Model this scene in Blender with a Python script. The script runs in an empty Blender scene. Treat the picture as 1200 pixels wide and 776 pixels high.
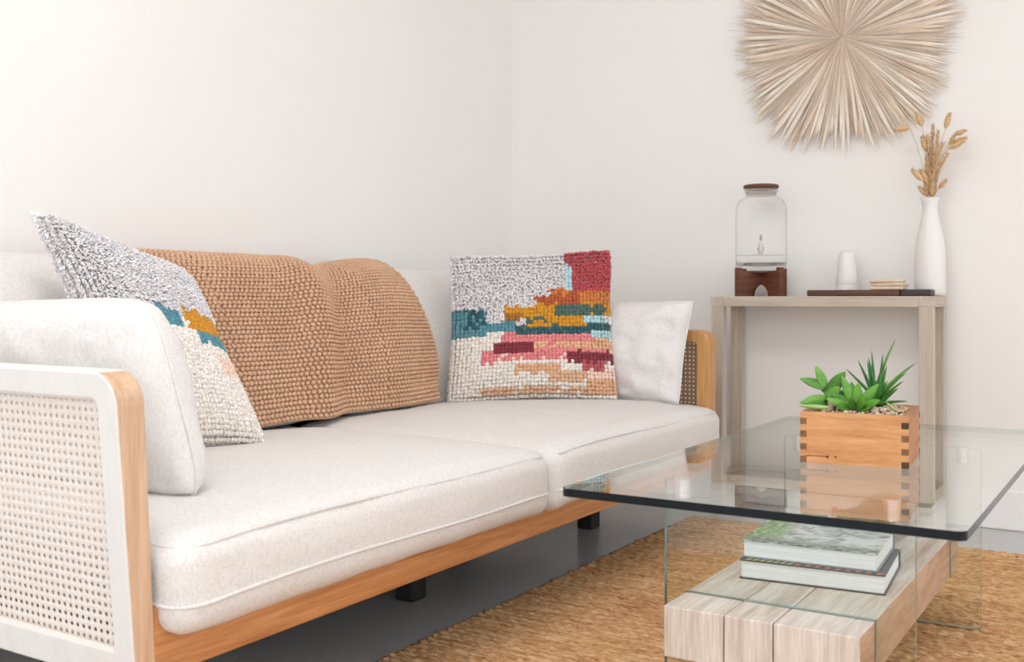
import bpy, bmesh, math, random
import numpy as np
from mathutils import Vector, Matrix, noise as mnoise

random.seed(7)
RNG = np.random.default_rng(7)
PI = math.pi
scene = bpy.context.scene
COL = scene.collection

# ------------------------------------------------------------------ camera, world, light, exposure
YAW = math.atan2(763.0, 1226.0)
CAMH = 0.78
cam_data = bpy.data.cameras.new('camera')
cam = bpy.data.objects.new('camera', cam_data)
COL.objects.link(cam)
cam.location = (0, 0, CAMH)
cam.rotation_euler = (PI / 2, 0, YAW)
cam_data.sensor_width = 36.0
cam_data.lens = 36.0 * 1226.0 / 1200.0
cam_data.shift_y = -38.0 / 1200.0
cam_data.clip_start = 0.02
cam_data.dof.use_dof = True
cam_data.dof.focus_distance = 2.75
cam_data.dof.aperture_fstop = 6.3
scene.camera = cam

world = bpy.data.worlds.new('world')
scene.world = world
world.use_nodes = True
wbg = world.node_tree.nodes['Background']
wbg.inputs['Color'].default_value = (0.945, 0.978, 1.0, 1)
wbg.inputs['Strength'].default_value = 1.44


def area_light(name, loc, target, sx, sy, power, color=(1, 1, 1)):
    d = bpy.data.lights.new(name, 'AREA')
    d.shape = 'RECTANGLE'
    d.size, d.size_y = sx, sy
    d.energy = power
    d.color = color
    o = bpy.data.objects.new(name, d)
    COL.objects.link(o)
    o.location = loc
    v = Vector(target) - Vector(loc)
    o.rotation_euler = v.to_track_quat('-Z', 'Y').to_euler()
    return o


area_light('skylight', (-0.9, 0.8, 2.76), (-0.95, 1.25, 0.0), 1.2, 1.2, 24, (0.97, 0.985, 1.0))

vs = scene.view_settings
vs.view_transform = 'Standard'
vs.look = 'None'
vs.gamma = 1.0
vs.use_curve_mapping = False
vs.exposure = 0.58


# ------------------------------------------------------------------ materials
def lin(c):
    return tuple(((v / 255.0) / 12.92 if v / 255.0 <= 0.04045 else ((v / 255.0 + 0.055) / 1.055) ** 2.4) for v in c) + (1,)


def base_mat(name, color=(200, 200, 200), rough=0.6, **kw):
    m = bpy.data.materials.new(name)
    m.use_nodes = True
    b = m.node_tree.nodes['Principled BSDF']
    b.inputs['Base Color'].default_value = lin(color)
    b.inputs['Roughness'].default_value = rough
    for k, v in kw.items():
        b.inputs[k].default_value = v
    return m, b


def N(m, t, **props):
    n = m.node_tree.nodes.new(t)
    for k, v in props.items():
        setattr(n, k, v)
    return n


def L(m, a, b):
    m.node_tree.links.new(a, b)


def noise_node(m, scale3, scale=1.0, detail=4.0, distortion=0.0, rough=0.55, coord='Object'):
    tc = N(m, 'ShaderNodeTexCoord')
    mp = N(m, 'ShaderNodeMapping')
    mp.inputs['Scale'].default_value = scale3
    L(m, tc.outputs[coord], mp.inputs['Vector'])
    nz = N(m, 'ShaderNodeTexNoise')
    nz.inputs['Scale'].default_value = scale
    nz.inputs['Detail'].default_value = detail
    nz.inputs['Roughness'].default_value = rough
    nz.inputs['Distortion'].default_value = distortion
    L(m, mp.outputs['Vector'], nz.inputs['Vector'])
    return nz


def ramp(m, src, stops):
    r = N(m, 'ShaderNodeValToRGB')
    els = r.color_ramp.elements
    els[0].position, els[0].color = stops[0][0], lin(stops[0][1])
    els[1].position, els[1].color = stops[-1][0], lin(stops[-1][1])
    for p, c in stops[1:-1]:
        e = els.new(p)
        e.color = lin(c)
    L(m, src, r.inputs['Fac'])
    return r


def mixc(m, fac, a, b, mode='MIX'):
    x = N(m, 'ShaderNodeMix', data_type='RGBA', blend_type=mode)
    if isinstance(fac, float):
        x.inputs[0].default_value = fac
    else:
        L(m, fac, x.inputs[0])
    L(m, a, x.inputs[6])
    if isinstance(b, tuple):
        x.inputs[7].default_value = b
    else:
        L(m, b, x.inputs[7])
    return x.outputs[2]


def bump(m, b, src, strength=0.2, dist=0.01):
    bp = N(m, 'ShaderNodeBump')
    bp.inputs['Strength'].default_value = strength
    bp.inputs['Distance'].default_value = dist
    L(m, src, bp.inputs['Height'])
    L(m, bp.outputs['Normal'], b.inputs['Normal'])


def wood(name, stops, grain, rough=0.5, fine=0.25, distortion=0.8):
    """grain: scale vector; small value along the grain direction"""
    m, b = base_mat(name, rough=rough)
    n1 = noise_node(m, grain, 1.0, 5.0, distortion)
    r = ramp(m, n1.outputs['Fac'], stops)
    g2 = tuple(g * 6 for g in grain)
    n2 = noise_node(m, g2, 1.0, 3.0, 0.2)
    r2 = ramp(m, n2.outputs['Fac'], [(0.3, (150, 140, 130)), (0.6, (255, 255, 255))])
    c = mixc(m, fine, r.outputs['Color'], r2.outputs['Color'], 'MULTIPLY')
    L(m, c, b.inputs['Base Color'])
    bump(m, b, n2.outputs['Fac'], 0.12, 0.002)
    return m


def fabric(name, c1, c2, scale=260, rough=0.95, bstr=0.35):
    m, b = base_mat(name, c1, rough)
    na = noise_node(m, (scale * 1.6, scale * 0.35, scale * 1.6), 1.0, 2.0)
    nb = noise_node(m, (scale * 0.35, scale * 1.6, scale * 0.35), 1.0, 2.0)
    add = N(m, 'ShaderNodeMath', operation='ADD')
    L(m, na.outputs['Fac'], add.inputs[0])
    L(m, nb.outputs['Fac'], add.inputs[1])
    half = N(m, 'ShaderNodeMath', operation='MULTIPLY')
    half.inputs[1].default_value = 0.5
    L(m, add.outputs[0], half.inputs[0])
    r = ramp(m, half.outputs[0], [(0.38, c2), (0.56, c1)])
    L(m, r.outputs['Color'], b.inputs['Base Color'])
    bump(m, b, half.outputs[0], bstr, 0.002)
    b.inputs['Sheen Weight'].default_value = 0.1
    return m


def yarn(name, c, var=0.8, scale=220):
    m, b = base_mat(name, c, 0.95)
    n1 = noise_node(m, (scale, scale, scale), 1.0, 3.0)
    dk = tuple(int(v * var) for v in c)
    lt = tuple(min(255, int(v * 1.06 + 4)) for v in c)
    r = ramp(m, n1.outputs['Fac'], [(0.32, dk), (0.62, lt)])
    L(m, r.outputs['Color'], b.inputs['Base Color'])
    b.inputs['Sheen Weight'].default_value = 0.15
    return m


def glass(name, color=(250, 253, 251), ior=1.5, rough=0.0, absorb=None):
    m, b = base_mat(name, color, rough)
    b.inputs['Transmission Weight'].default_value = 1.0
    b.inputs['IOR'].default_value = ior
    if absorb:
        va = N(m, 'ShaderNodeVolumeAbsorption')
        va.inputs['Color'].default_value = absorb[0]
        va.inputs['Density'].default_value = absorb[1]
        out = m.node_tree.nodes['Material Output']
        L(m, va.outputs['Volume'], out.inputs['Volume'])
    return m


def clear_glass(name, tint=(250, 253, 252), r0=0.04, rough=0.0, shine=1.0):
    """clear sheet: straight transmission plus Schlick reflection at each face"""
    m = bpy.data.materials.new(name)
    m.use_nodes = True
    nt = m.node_tree
    nt.nodes.remove(nt.nodes['Principled BSDF'])
    out = nt.nodes['Material Output']
    tr = N(m, 'ShaderNodeBsdfTransparent')
    tr.inputs['Color'].default_value = lin(tint)
    gl = N(m, 'ShaderNodeBsdfGlossy')
    gl.inputs['Roughness'].default_value = rough
    gl.inputs['Color'].default_value = (shine, shine, shine, 1)
    lw = N(m, 'ShaderNodeLayerWeight')
    lw.inputs['Blend'].default_value = 0.5
    pw = N(m, 'ShaderNodeMath', operation='POWER')
    pw.inputs[1].default_value = 5.0
    L(m, lw.outputs['Facing'], pw.inputs[0])
    ma = N(m, 'ShaderNodeMath', operation='MULTIPLY_ADD')
    ma.inputs[1].default_value = 1 - r0
    ma.inputs[2].default_value = r0
    L(m, pw.outputs[0], ma.inputs[0])
    mx = N(m, 'ShaderNodeMixShader')
    L(m, ma.outputs[0], mx.inputs[0])
    L(m, tr.outputs[0], mx.inputs[1])
    L(m, gl.outputs[0], mx.inputs[2])
    L(m, mx.outputs[0], out.inputs['Surface'])
    return m


M = {}
# walls / floor
m, b = base_mat('wall_paint', (236, 233, 231), 0.85)
n1 = noise_node(m, (1.2, 1.2, 1.2), 1.0, 3.0)
r = ramp(m, n1.outputs['Fac'], [(0.3, (239, 236, 233)), (0.7, (242, 239, 236))])
L(m, r.outputs['Color'], b.inputs['Base Color'])
n2 = noise_node(m, (90, 90, 90), 1.0, 3.0)
bump(m, b, n2.outputs['Fac'], 0.04, 0.003)
M['wall'] = m
M['trim'] = base_mat('trim_paint', (242, 239, 237), 0.5)[0]
m, b = base_mat('polished_concrete', (150, 150, 150), 0.28)
n1 = noise_node(m, (2.3, 2.3, 2.3), 1.0, 7.0, 0.6)
r = ramp(m, n1.outputs['Fac'], [(0.3, (182, 181, 180)), (0.55, (190, 188, 187)), (0.75, (198, 196, 194))])
L(m, r.outputs['Color'], b.inputs['Base Color'])
n2 = noise_node(m, (6, 6, 6), 1.0, 4.0)
r2 = ramp(m, n2.outputs['Fac'], [(0.3, (126, 126, 126)), (0.7, (140, 140, 140))])
L(m, r2.outputs['Color'], b.inputs['Roughness'])
M['floor'] = m
# woods
OAK = [(0.28, (172, 108, 60)), (0.45, (198, 134, 82)), (0.6, (210, 148, 96)), (0.75, (222, 166, 116))]
M['oak_y'] = wood('oak_rail', OAK, (55, 2.2, 55), 0.45, 0.3)
OAKL = [(0.28, (198, 156, 122)), (0.5, (214, 176, 144)), (0.75, (226, 192, 162))]  # near arm post: bright haze over the oak put into its colour
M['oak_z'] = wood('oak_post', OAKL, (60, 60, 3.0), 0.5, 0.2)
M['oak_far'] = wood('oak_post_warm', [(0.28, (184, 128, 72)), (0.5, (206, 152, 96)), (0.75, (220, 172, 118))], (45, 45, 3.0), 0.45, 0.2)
M['cream'] = wood('overlit_wood', [(0.3, (230, 225, 221)), (0.7, (236, 231, 227))], (30, 30, 4), 0.5, 0.05)  # near arm faces: white of strong light painted over the oak
M['black_wood'] = base_mat('black_stained_wood', (26, 25, 25), 0.55)[0]
TAUPE = [(0.28, (180, 166, 150)), (0.5, (198, 185, 170)), (0.75, (210, 198, 185))]
M['taupe_z'] = wood('taupe_wood_upright', TAUPE, (60, 60, 3.0), 0.55, 0.2)
M['taupe_x'] = wood('taupe_wood_lengthwise', TAUPE, (3.0, 60, 60), 0.55, 0.2)
M['taupe_y'] = wood('taupe_wood_depthwise', TAUPE, (60, 3.0, 60), 0.55, 0.2)
M['walnut'] = wood('walnut', [(0.28, (70, 36, 22)), (0.5, (100, 54, 34)), (0.75, (126, 74, 50))], (8, 8, 60), 0.45, 0.3)
M['walnut_x'] = wood('walnut_board', [(0.28, (58, 32, 22)), (0.5, (84, 48, 32)), (0.75, (104, 64, 44))], (4, 60, 60), 0.45, 0.3)
M['dark_board'] = wood('dark_board', [(0.3, (40, 30, 28)), (0.7, (60, 46, 42))], (4, 60, 60), 0.45, 0.2)
PALE = [(0.25, (192, 172, 158)), (0.45, (214, 200, 189)), (0.58, (226, 215, 206)), (0.78, (234, 226, 219))]
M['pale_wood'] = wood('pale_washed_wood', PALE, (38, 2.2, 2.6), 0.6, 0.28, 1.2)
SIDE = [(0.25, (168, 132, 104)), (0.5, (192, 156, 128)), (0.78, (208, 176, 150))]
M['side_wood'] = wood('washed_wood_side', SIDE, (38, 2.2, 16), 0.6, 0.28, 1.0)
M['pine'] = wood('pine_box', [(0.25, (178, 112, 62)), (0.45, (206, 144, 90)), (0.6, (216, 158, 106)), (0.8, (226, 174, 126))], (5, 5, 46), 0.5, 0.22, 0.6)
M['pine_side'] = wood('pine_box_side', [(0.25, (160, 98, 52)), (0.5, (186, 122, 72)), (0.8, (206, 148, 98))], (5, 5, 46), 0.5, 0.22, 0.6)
M['joint_dark'] = wood('end_grain_dark', [(0.3, (54, 36, 24)), (0.7, (92, 62, 38))], (160, 160, 160), 0.7, 0.2)
M['joint_mid'] = wood('end_grain_mid', [(0.3, (110, 74, 42)), (0.7, (146, 102, 62))], (160, 160, 160), 0.7, 0.2)
# fabrics
M['linen'] = fabric('off_white_linen', (229, 224, 221), (213, 207, 203), 300)
M['linen_white'] = fabric('white_linen', (229, 225, 222), (216, 211, 208), 300)
M['backing'] = fabric('white_cotton_backing', (240, 236, 233), (230, 225, 221), 300)
M['cane'] = base_mat('overlit_cane', (236, 224, 215), 0.6)[0]  # near arm cane, whitened in colour as if blown out by light
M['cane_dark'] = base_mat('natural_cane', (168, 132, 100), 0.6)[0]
# blanket
m, b = base_mat('camel_wool', (186, 140, 104), 0.95)
n1 = noise_node(m, (5, 5, 5), 1.0, 3.0)
r = ramp(m, n1.outputs['Fac'], [(0.3, (210, 166, 134)), (0.7, (224, 184, 152))])
n2 = noise_node(m, (300, 300, 300), 1.0, 2.0)
r2 = ramp(m, n2.outputs['Fac'], [(0.3, (205, 200, 195)), (0.6, (255, 255, 255))])
L(m, mixc(m, 0.6, r.outputs['Color'], r2.outputs['Color'], 'MULTIPLY'), b.inputs['Base Color'])
bump(m, b, n2.outputs['Fac'], 0.4, 0.002)
M['camel'] = m
# pile colours
PILE = {'grey': (234, 230, 231), 'cream': (234, 226, 217), 'red': (196, 84, 92), 'rust': (176, 84, 46), 'orange': (204, 122, 58),
        'mustard': (206, 142, 28), 'ochre': (164, 108, 34), 'green': (74, 102, 92), 'dteal': (44, 88, 98), 'teal': (84, 140, 154),
        'sky': (176, 208, 216), 'pink': (226, 132, 134), 'maroon': (132, 44, 58), 'dpink': (184, 84, 92), 'tan': (222, 172, 134),
        'peach': (222, 178, 146), 'blush': (238, 206, 188), 'mgrey': (224, 219, 221)}
for k, c in PILE.items():
    M['pile_' + k] = yarn('wool_' + k, c)
# rug
m, b = base_mat('jute', (190, 145, 95), 0.95)
n1 = noise_node(m, (16, 150, 150), 1.0, 4.0, 0.2)
r = ramp(m, n1.outputs['Fac'], [(0.26, (150, 104, 66)), (0.42, (206, 162, 116)), (0.58, (228, 192, 150)), (0.76, (242, 218, 184))])
n2 = noise_node(m, (16, 90, 90), 1.0, 3.0, 0.3)
r2 = ramp(m, n2.outputs['Fac'], [(0.27, (110, 70, 40)), (0.36, (232, 214, 192)), (0.55, (255, 252, 246))])
n3 = noise_node(m, (3, 3, 3), 1.0, 3.0)
r3 = ramp(m, n3.outputs['Fac'], [(0.3, (235, 215, 195)), (0.7, (255, 250, 245))])
c = mixc(m, 0.75, r.outputs['Color'], r2.outputs['Color'], 'MULTIPLY')
c = mixc(m, 0.7, c, r3.outputs['Color'], 'MULTIPLY')
L(m, c, b.inputs['Base Color'])
bump(m, b, n1.outputs['Fac'], 0.6, 0.004)
M['jute'] = m
# glass, ceramics, metal
M['glass'] = clear_glass('table_glass', (253, 255, 254), 0.04)
M['soft_edge'] = clear_glass('pale_glass_edge', (196, 208, 203), 0.04)
M['leg_glass'] = clear_glass('leg_glass', (251, 254, 253), 0.04)
M['leg_edge'] = base_mat('green_glass_edge', (112, 138, 128), 0.12)[0]
M['edge'] = base_mat('dark_polished_glass_edge', (14, 20, 26), 0.2, **{'Specular IOR Level': 0.25})[0]
M['jar_glass'] = clear_glass('jar_glass', (255, 255, 255), 0.015, shine=0.68)
M['water'] = clear_glass('water', (255, 255, 255), 0.01, shine=0.7)
M['ceramic'] = base_mat('white_ceramic', (232, 228, 225), 0.35)[0]
M['ceramic_matte'] = base_mat('matte_white_ceramic', (234, 230, 227), 0.6)[0]
M['chrome'] = base_mat('brushed_steel', (225, 225, 226), 0.18, Metallic=1.0)[0]
M['clear_plastic'] = clear_glass('clear_acrylic', (228, 224, 222), 0.04, 0.05)
# straw
for i, c in enumerate([(244, 227, 210), (246, 233, 218), (240, 217, 195), (248, 238, 226), (230, 203, 176)]):
    M['straw%d' % i] = wood('straw_%d' % i, [(0.3, tuple(int(v * 0.92) for v in c)), (0.7, c)], (4, 260, 260), 0.8, 0.15)
M['weft'] = base_mat('straw_weft', (226, 206, 182), 0.85)[0]
M['bunny'] = yarn('dried_seed_head', (230, 196, 148), 0.82, 260)
M['bunny2'] = yarn('dried_plume', (220, 182, 142), 0.82, 260)
M['stalk'] = base_mat('dried_stalk', (204, 172, 130), 0.8)[0]
M['tap'] = base_mat('pale_tap', (206, 204, 203), 0.25)[0]
M['coaster'] = wood('pale_coaster', [(0.3, (214, 192, 164)), (0.7, (230, 212, 188))], (40, 4, 40), 0.7, 0.2)
# plants
def leafmat(name, c1, c2):
    m, b = base_mat(name, c1, 0.42)
    n1 = noise_node(m, (40, 40, 40), 1.0, 3.0)
    r = ramp(m, n1.outputs['Fac'], [(0.3, c2), (0.7, c1)])
    L(m, r.outputs['Color'], b.inputs['Base Color'])
    b.inputs['Subsurface Weight'].default_value = 0.1
    b.inputs['Subsurface Radius'].default_value = (0.01, 0.02, 0.005)
    b.inputs['Subsurface Scale'].default_value = 0.3
    return m
M['leaf_a'] = leafmat('succulent_bright', (122, 176, 70), (82, 142, 44))
M['leaf_b'] = leafmat('succulent_green', (96, 152, 56), (56, 108, 36))
M['leaf_c'] = leafmat('aloe_green', (70, 138, 58), (36, 94, 42))
M['leaf_d'] = leafmat('pale_leaf', (176, 206, 134), (140, 180, 100))
M['soil'] = yarn('dark_soil', (64, 52, 44), 0.5, 200)
for i, c in enumerate([(206, 180, 156), (170, 138, 112), (226, 208, 188), (90, 74, 64), (198, 156, 124)]):
    M['pebble%d' % i] = base_mat('pebble_%d' % i, c, 0.7)[0]
# books
M['paper'] = None
m, b = base_mat('page_edges', (232, 231, 230), 0.8)
n1 = noise_node(m, (3, 3, 700), 1.0, 2.0)
r = ramp(m, n1.outputs['Fac'], [(0.35, (212, 211, 211)), (0.6, (236, 235, 234))])
L(m, r.outputs['Color'], b.inputs['Base Color'])
M['paper'] = m
m, b = base_mat('landscape_cover', (200, 205, 200), 0.3)
n1 = noise_node(m, (26, 34, 1), 1.0, 7.0, 1.2)
r = ramp(m, n1.outputs['Fac'], [(0.34, (96, 99, 98)), (0.43, (168, 171, 170)), (0.52, (216, 217, 217)), (0.75, (236, 236, 236))])
n2 = noise_node(m, (90, 90, 1), 1.0, 6.0)
r2 = ramp(m, n2.outputs['Fac'], [(0.35, (64, 84, 52)), (0.5, (120, 160, 86)), (0.65, (190, 206, 150))])
tc = N(m, 'ShaderNodeTexCoord'); sp = N(m, 'ShaderNodeSeparateXYZ'); L(m, tc.outputs['Object'], sp.inputs[0])
mr = N(m, 'ShaderNodeMapRange'); mr.inputs[1].default_value = -0.045; mr.inputs[2].default_value = -0.085
L(m, sp.outputs['X'], mr.inputs[0])
c = mixc(m, mr.outputs[0], r.outputs['Color'], r2.outputs['Color'])
mr2 = N(m, 'ShaderNodeMapRange'); mr2.inputs[1].default_value = -0.055; mr2.inputs[2].default_value = -0.095
L(m, sp.outputs['Y'], mr2.inputs[0])
n3 = noise_node(m, (70, 110, 1), 1.0, 6.0, 0.5)
r3 = ramp(m, n3.outputs['Fac'], [(0.4, (62, 68, 64)), (0.55, (140, 146, 132)), (0.7, (200, 204, 190))])
c = mixc(m, mr2.outputs[0], c, r3.outputs['Color'])
L(m, c, b.inputs['Base Color'])
M['cover_land'] = m
M['cover_dark'] = base_mat('dark_cover', (58, 58, 62), 0.4)[0]
M['cover_grey'] = base_mat('grey_cover', (120, 124, 128), 0.4)[0]
M['mark_orange'] = base_mat('orange_print', (214, 122, 76), 0.5)[0]
M['mark_lime'] = base_mat('lime_print', (206, 214, 150), 0.5)[0]
M['mark_red'] = base_mat('red_print', (150, 54, 48), 0.5)[0]
M['cork'] = wood('cork_wood', [(0.3, (150, 92, 60)), (0.7, (186, 128, 90))], (30, 30, 90), 0.7, 0.2)
M['copper_water'] = clear_glass('decanter_glass', (250, 247, 244), 0.04)


# ------------------------------------------------------------------ mesh helpers
class MB:
    def __init__(self):
        self.v, self.f, self.mi = [], [], []

    def add(self, verts, faces, mi=0):
        o = len(self.v)
        self.v.extend([tuple(map(float, p)) for p in verts])
        self.f.extend([tuple(i + o for i in f) for f in faces])
        self.mi.extend([mi] * len(faces))

    def box(self, lo, hi, mi=0):
        (a, b_, c), (d, e, g) = lo, hi
        V = [(a, b_, c), (d, b_, c), (d, e, c), (a, e, c), (a, b_, g), (d, b_, g), (d, e, g), (a, e, g)]
        Fc = [(0, 3, 2, 1), (4, 5, 6, 7), (0, 1, 5, 4), (1, 2, 6, 5), (2, 3, 7, 6), (3, 0, 4, 7)]
        self.add(V, Fc, mi)


def new_mesh(name, verts, faces, mats, mi=None, smooth=False, origin=(0, 0, 0), bevel=0.0, segs=2, angle=0.6):
    me = bpy.data.meshes.new(name)
    V = np.asarray(verts, dtype=float) - np.asarray(origin, dtype=float)
    me.from_pydata(V.tolist(), [], [list(f) for f in faces])
    if not isinstance(mats, (list, tuple)):
        mats = [mats]
    for m_ in mats:
        me.materials.append(m_)
    if mi is not None:
        me.polygons.foreach_set('material_index', np.asarray(mi, dtype=np.int32))
    if bevel > 0:
        bm = bmesh.new()
        bm.from_mesh(me)
        bmesh.ops.recalc_face_normals(bm, faces=bm.faces)
        es = [e for e in bm.edges if e.is_manifold and e.calc_face_angle(0) > angle]
        bmesh.ops.bevel(bm, geom=es, offset=bevel, segments=segs, profile=0.5, affect='EDGES', clamp_overlap=True, material=-1)
        bm.to_mesh(me)
        bm.free()
    if smooth:
        me.polygons.foreach_set('use_smooth', np.ones(len(me.polygons), dtype=bool))
    me.update()
    return me


def link(name, me, parent=None, loc=(0, 0, 0)):
    o = bpy.data.objects.new(name, me)
    COL.objects.link(o)
    o.location = loc
    if parent is not None:
        o.parent = parent
    return o


def tag(o, label, cat, group=None):
    o['label'] = label
    o['category'] = cat
    if group:
        o['group'] = group
    return o


def thing(name, loc, label, cat, group=None):
    o = bpy.data.objects.new(name, None)
    COL.objects.link(o)
    o.location = loc
    o.empty_display_size = 0.05
    return tag(o, label, cat, group)


def wloc(o):
    p = Vector(o.location)
    while o.parent:
        o = o.parent
        p += Vector(o.location)
    return p


def part(parent, name, verts, faces, mats, mi=None, smooth=False, bevel=0.0, segs=2, label=None, kind=None, angle=0.6):
    """verts in world coordinates; parents are unrotated empties or meshes at their own location"""
    og = wloc(parent) if parent is not None else Vector((0, 0, 0))
    me = new_mesh(name, verts, faces, mats, mi, smooth, tuple(og), bevel, segs, angle)
    o = link(name, me, parent)
    if label:
        o['label'] = label
    if kind:
        o['kind'] = kind
    return o


def solo(name, verts, faces, mats, label, cat, group=None, mi=None, smooth=False, bevel=0.0, segs=2):
    V = np.asarray(verts, dtype=float)
    og = ((V[:, 0].min() + V[:, 0].max()) / 2, (V[:, 1].min() + V[:, 1].max()) / 2, V[:, 2].min())
    me = new_mesh(name, V, faces, mats, mi, smooth, og, bevel, segs)
    o = link(name, me, None, og)
    return tag(o, label, cat, group)


def struct(name, lo, hi, mat):
    q = MB()
    q.box(lo, hi)
    o = link(name, new_mesh(name, q.v, q.f, mat))
    o['kind'] = 'structure'
    return o


def box_vf(lo, hi):
    q = MB()
    q.box(lo, hi)
    return q.v, q.f


def lathe(profile, n=40, center=(0, 0), cap=False):
    """profile list of (r,z)"""
    V, Fc = [], []
    for r_, z_ in profile:
        for k in range(n):
            a = 2 * PI * k / n
            V.append((center[0] + r_ * math.cos(a), center[1] + r_ * math.sin(a), z_))
    for i in range(len(profile) - 1):
        for k in range(n):
            k2 = (k + 1) % n
            Fc.append((i * n + k, i * n + k2, (i + 1) * n + k2, (i + 1) * n + k))
    if cap:
        Fc.append(tuple(range(n - 1, -1, -1)))
        o = (len(profile) - 1) * n
        Fc.append(tuple(o + k for k in range(n)))
    return V, Fc


def tube(path, rad, n=8, closed=False, cap=True):
    P = [Vector(p) for p in path]
    m_ = len(P)
    rads = rad if isinstance(rad, (list, tuple, np.ndarray)) else [rad] * m_
    V, Fc = [], []
    up = None
    for i in range(m_):
        if closed:
            t = P[(i + 1) % m_] - P[i - 1]
        else:
            t = P[min(i + 1, m_ - 1)] - P[max(i - 1, 0)]
        t.normalize()
        if up is None:
            up = Vector((0, 0, 1)) if abs(t.z) < 0.9 else Vector((1, 0, 0))
        a = t.cross(up)
        if a.length < 1e-6:
            a = t.orthogonal()
        a.normalize()
        b_ = a.cross(t).normalized()
        up = b_
        for k in range(n):
            an = 2 * PI * k / n
            V.append(P[i] + (a * math.cos(an) + b_ * math.sin(an)) * rads[i])
    rng_ = m_ if closed else m_ - 1
    for i in range(rng_):
        j = (i + 1) % m_
        for k in range(n):
            k2 = (k + 1) % n
            Fc.append((i * n + k, i * n + k2, j * n + k2, j * n + k))
    if cap and not closed:
        Fc.append(tuple(range(n - 1, -1, -1)))
        o = (m_ - 1) * n
        Fc.append(tuple(o + k for k in range(n)))
    return V, Fc


def rot2(p, a, c=(0, 0)):
    ca, sa = math.cos(a), math.sin(a)
    x, y = p[0] - c[0], p[1] - c[1]
    return (c[0] + ca * x - sa * y, c[1] + sa * x + ca * y) + tuple(p[2:])


def rotz(V, a, c=(0, 0)):
    return [rot2(p, a, c) for p in V]


def fbm(p, s, o=2):
    return mnoise.fractal(Vector(p) * s, 1.0, 2.0, o)


# ------------------------------------------------------------------ the room
XL, YF, ZC = -2.42, 3.88, 2.8
struct('floor', (XL - 0.1, -3.0, -0.1), (3.4, YF + 0.1, 0.0), M['floor'])
struct('wall_left', (XL - 0.1, -3.0, 0), (XL, YF, ZC), M['wall'])
struct('wall_far', (XL - 0.1, YF, 0), (3.4, YF + 0.1, ZC), M['wall'])
struct('ceiling', (XL - 0.1, -3.0, ZC), (3.4, YF + 0.1, ZC + 0.1), M['wall'])


def baseboard(name, lo, hi):
    v, f = box_vf(lo, hi)
    o = link(name, new_mesh(name, v, f, M['trim'], bevel=0.006, segs=2))
    o['kind'] = 'structure'


baseboard('baseboard_far', (XL, YF - 0.016, 0), (3.4, YF, 0.135))
baseboard('baseboard_left', (XL, -3.0, 0), (XL + 0.016, YF - 0.016, 0.135))

# ------------------------------------------------------------------ rug: braided jute rows, real relief
RX0, RX1, RY0, RY1 = -1.418, 1.15, 0.75, 3.49


def make_rug():
    nx, ny = 430, 560
    xs = np.linspace(RX0, RX1, nx)
    ys = np.linspace(RY0, RY1, ny)
    X, Y = np.meshgrid(xs, ys)
    ph = RNG.uniform(0, 6.28, 200)
    wob = 0.004 * np.sin(X * 6.0 + 1.3) + 0.003 * np.sin(X * 14.0 + Y * 3)
    row = (Y + wob) / 0.026
    ri = np.floor(row).astype(int) % 200
    rf = row - np.floor(row)
    ridge = np.abs(np.sin(PI * rf)) ** 0.6
    braid = 0.5 + 0.5 * np.sin(2 * PI * (X / 0.034 + (rf - 0.5) * 0.5) + ph[ri])
    Z = 0.004 + 0.0095 * ridge * (0.6 + 0.4 * braid ** 0.7) + RNG.normal(0, 0.0011, X.shape)
    Xo = X + RNG.normal(0, 0.0012, X.shape)
    Yo = Y.copy()
    Xo[:, 0] += RNG.normal(0, 0.003, ny)
    V = np.stack([Xo, Yo, Z], -1).reshape(-1, 3)
    idx = np.arange(nx * ny).reshape(ny, nx)
    Fc = np.stack([idx[:-1, :-1], idx[:-1, 1:], idx[1:, 1:], idx[1:, :-1]], -1).reshape(-1, 4).tolist()
    V = V.tolist()
    # skirt and underside
    loop = list(idx[0, :]) + list(idx[1:, -1]) + list(idx[-1, -2::-1]) + list(idx[-2:0:-1, 0])
    o = len(V)
    for i in loop:
        V.append([V[i][0], V[i][1], 0.0005])
    n = len(loop)
    for k in range(n):
        k2 = (k + 1) % n
        Fc.append([loop[k], o + k, o + k2, loop[k2]])
    solo('jute_rug', V, Fc, M['jute'], 'natural brown braided jute rug on the concrete floor', 'rug', smooth=True)


make_rug()

# ------------------------------------------------------------------ sofa
SOFA = thing('sofa', (-1.8, 2.18, 0), 'off-white linen sofa with oak rail and woven cane arms', 'sofa')
SX0, SX1 = -2.36, -1.28           # back, front
NY0, NY1 = 1.013, 1.05            # near arm thickness range (top leans outwards)
FY0, FY1 = 3.295, 3.35            # far arm


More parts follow.
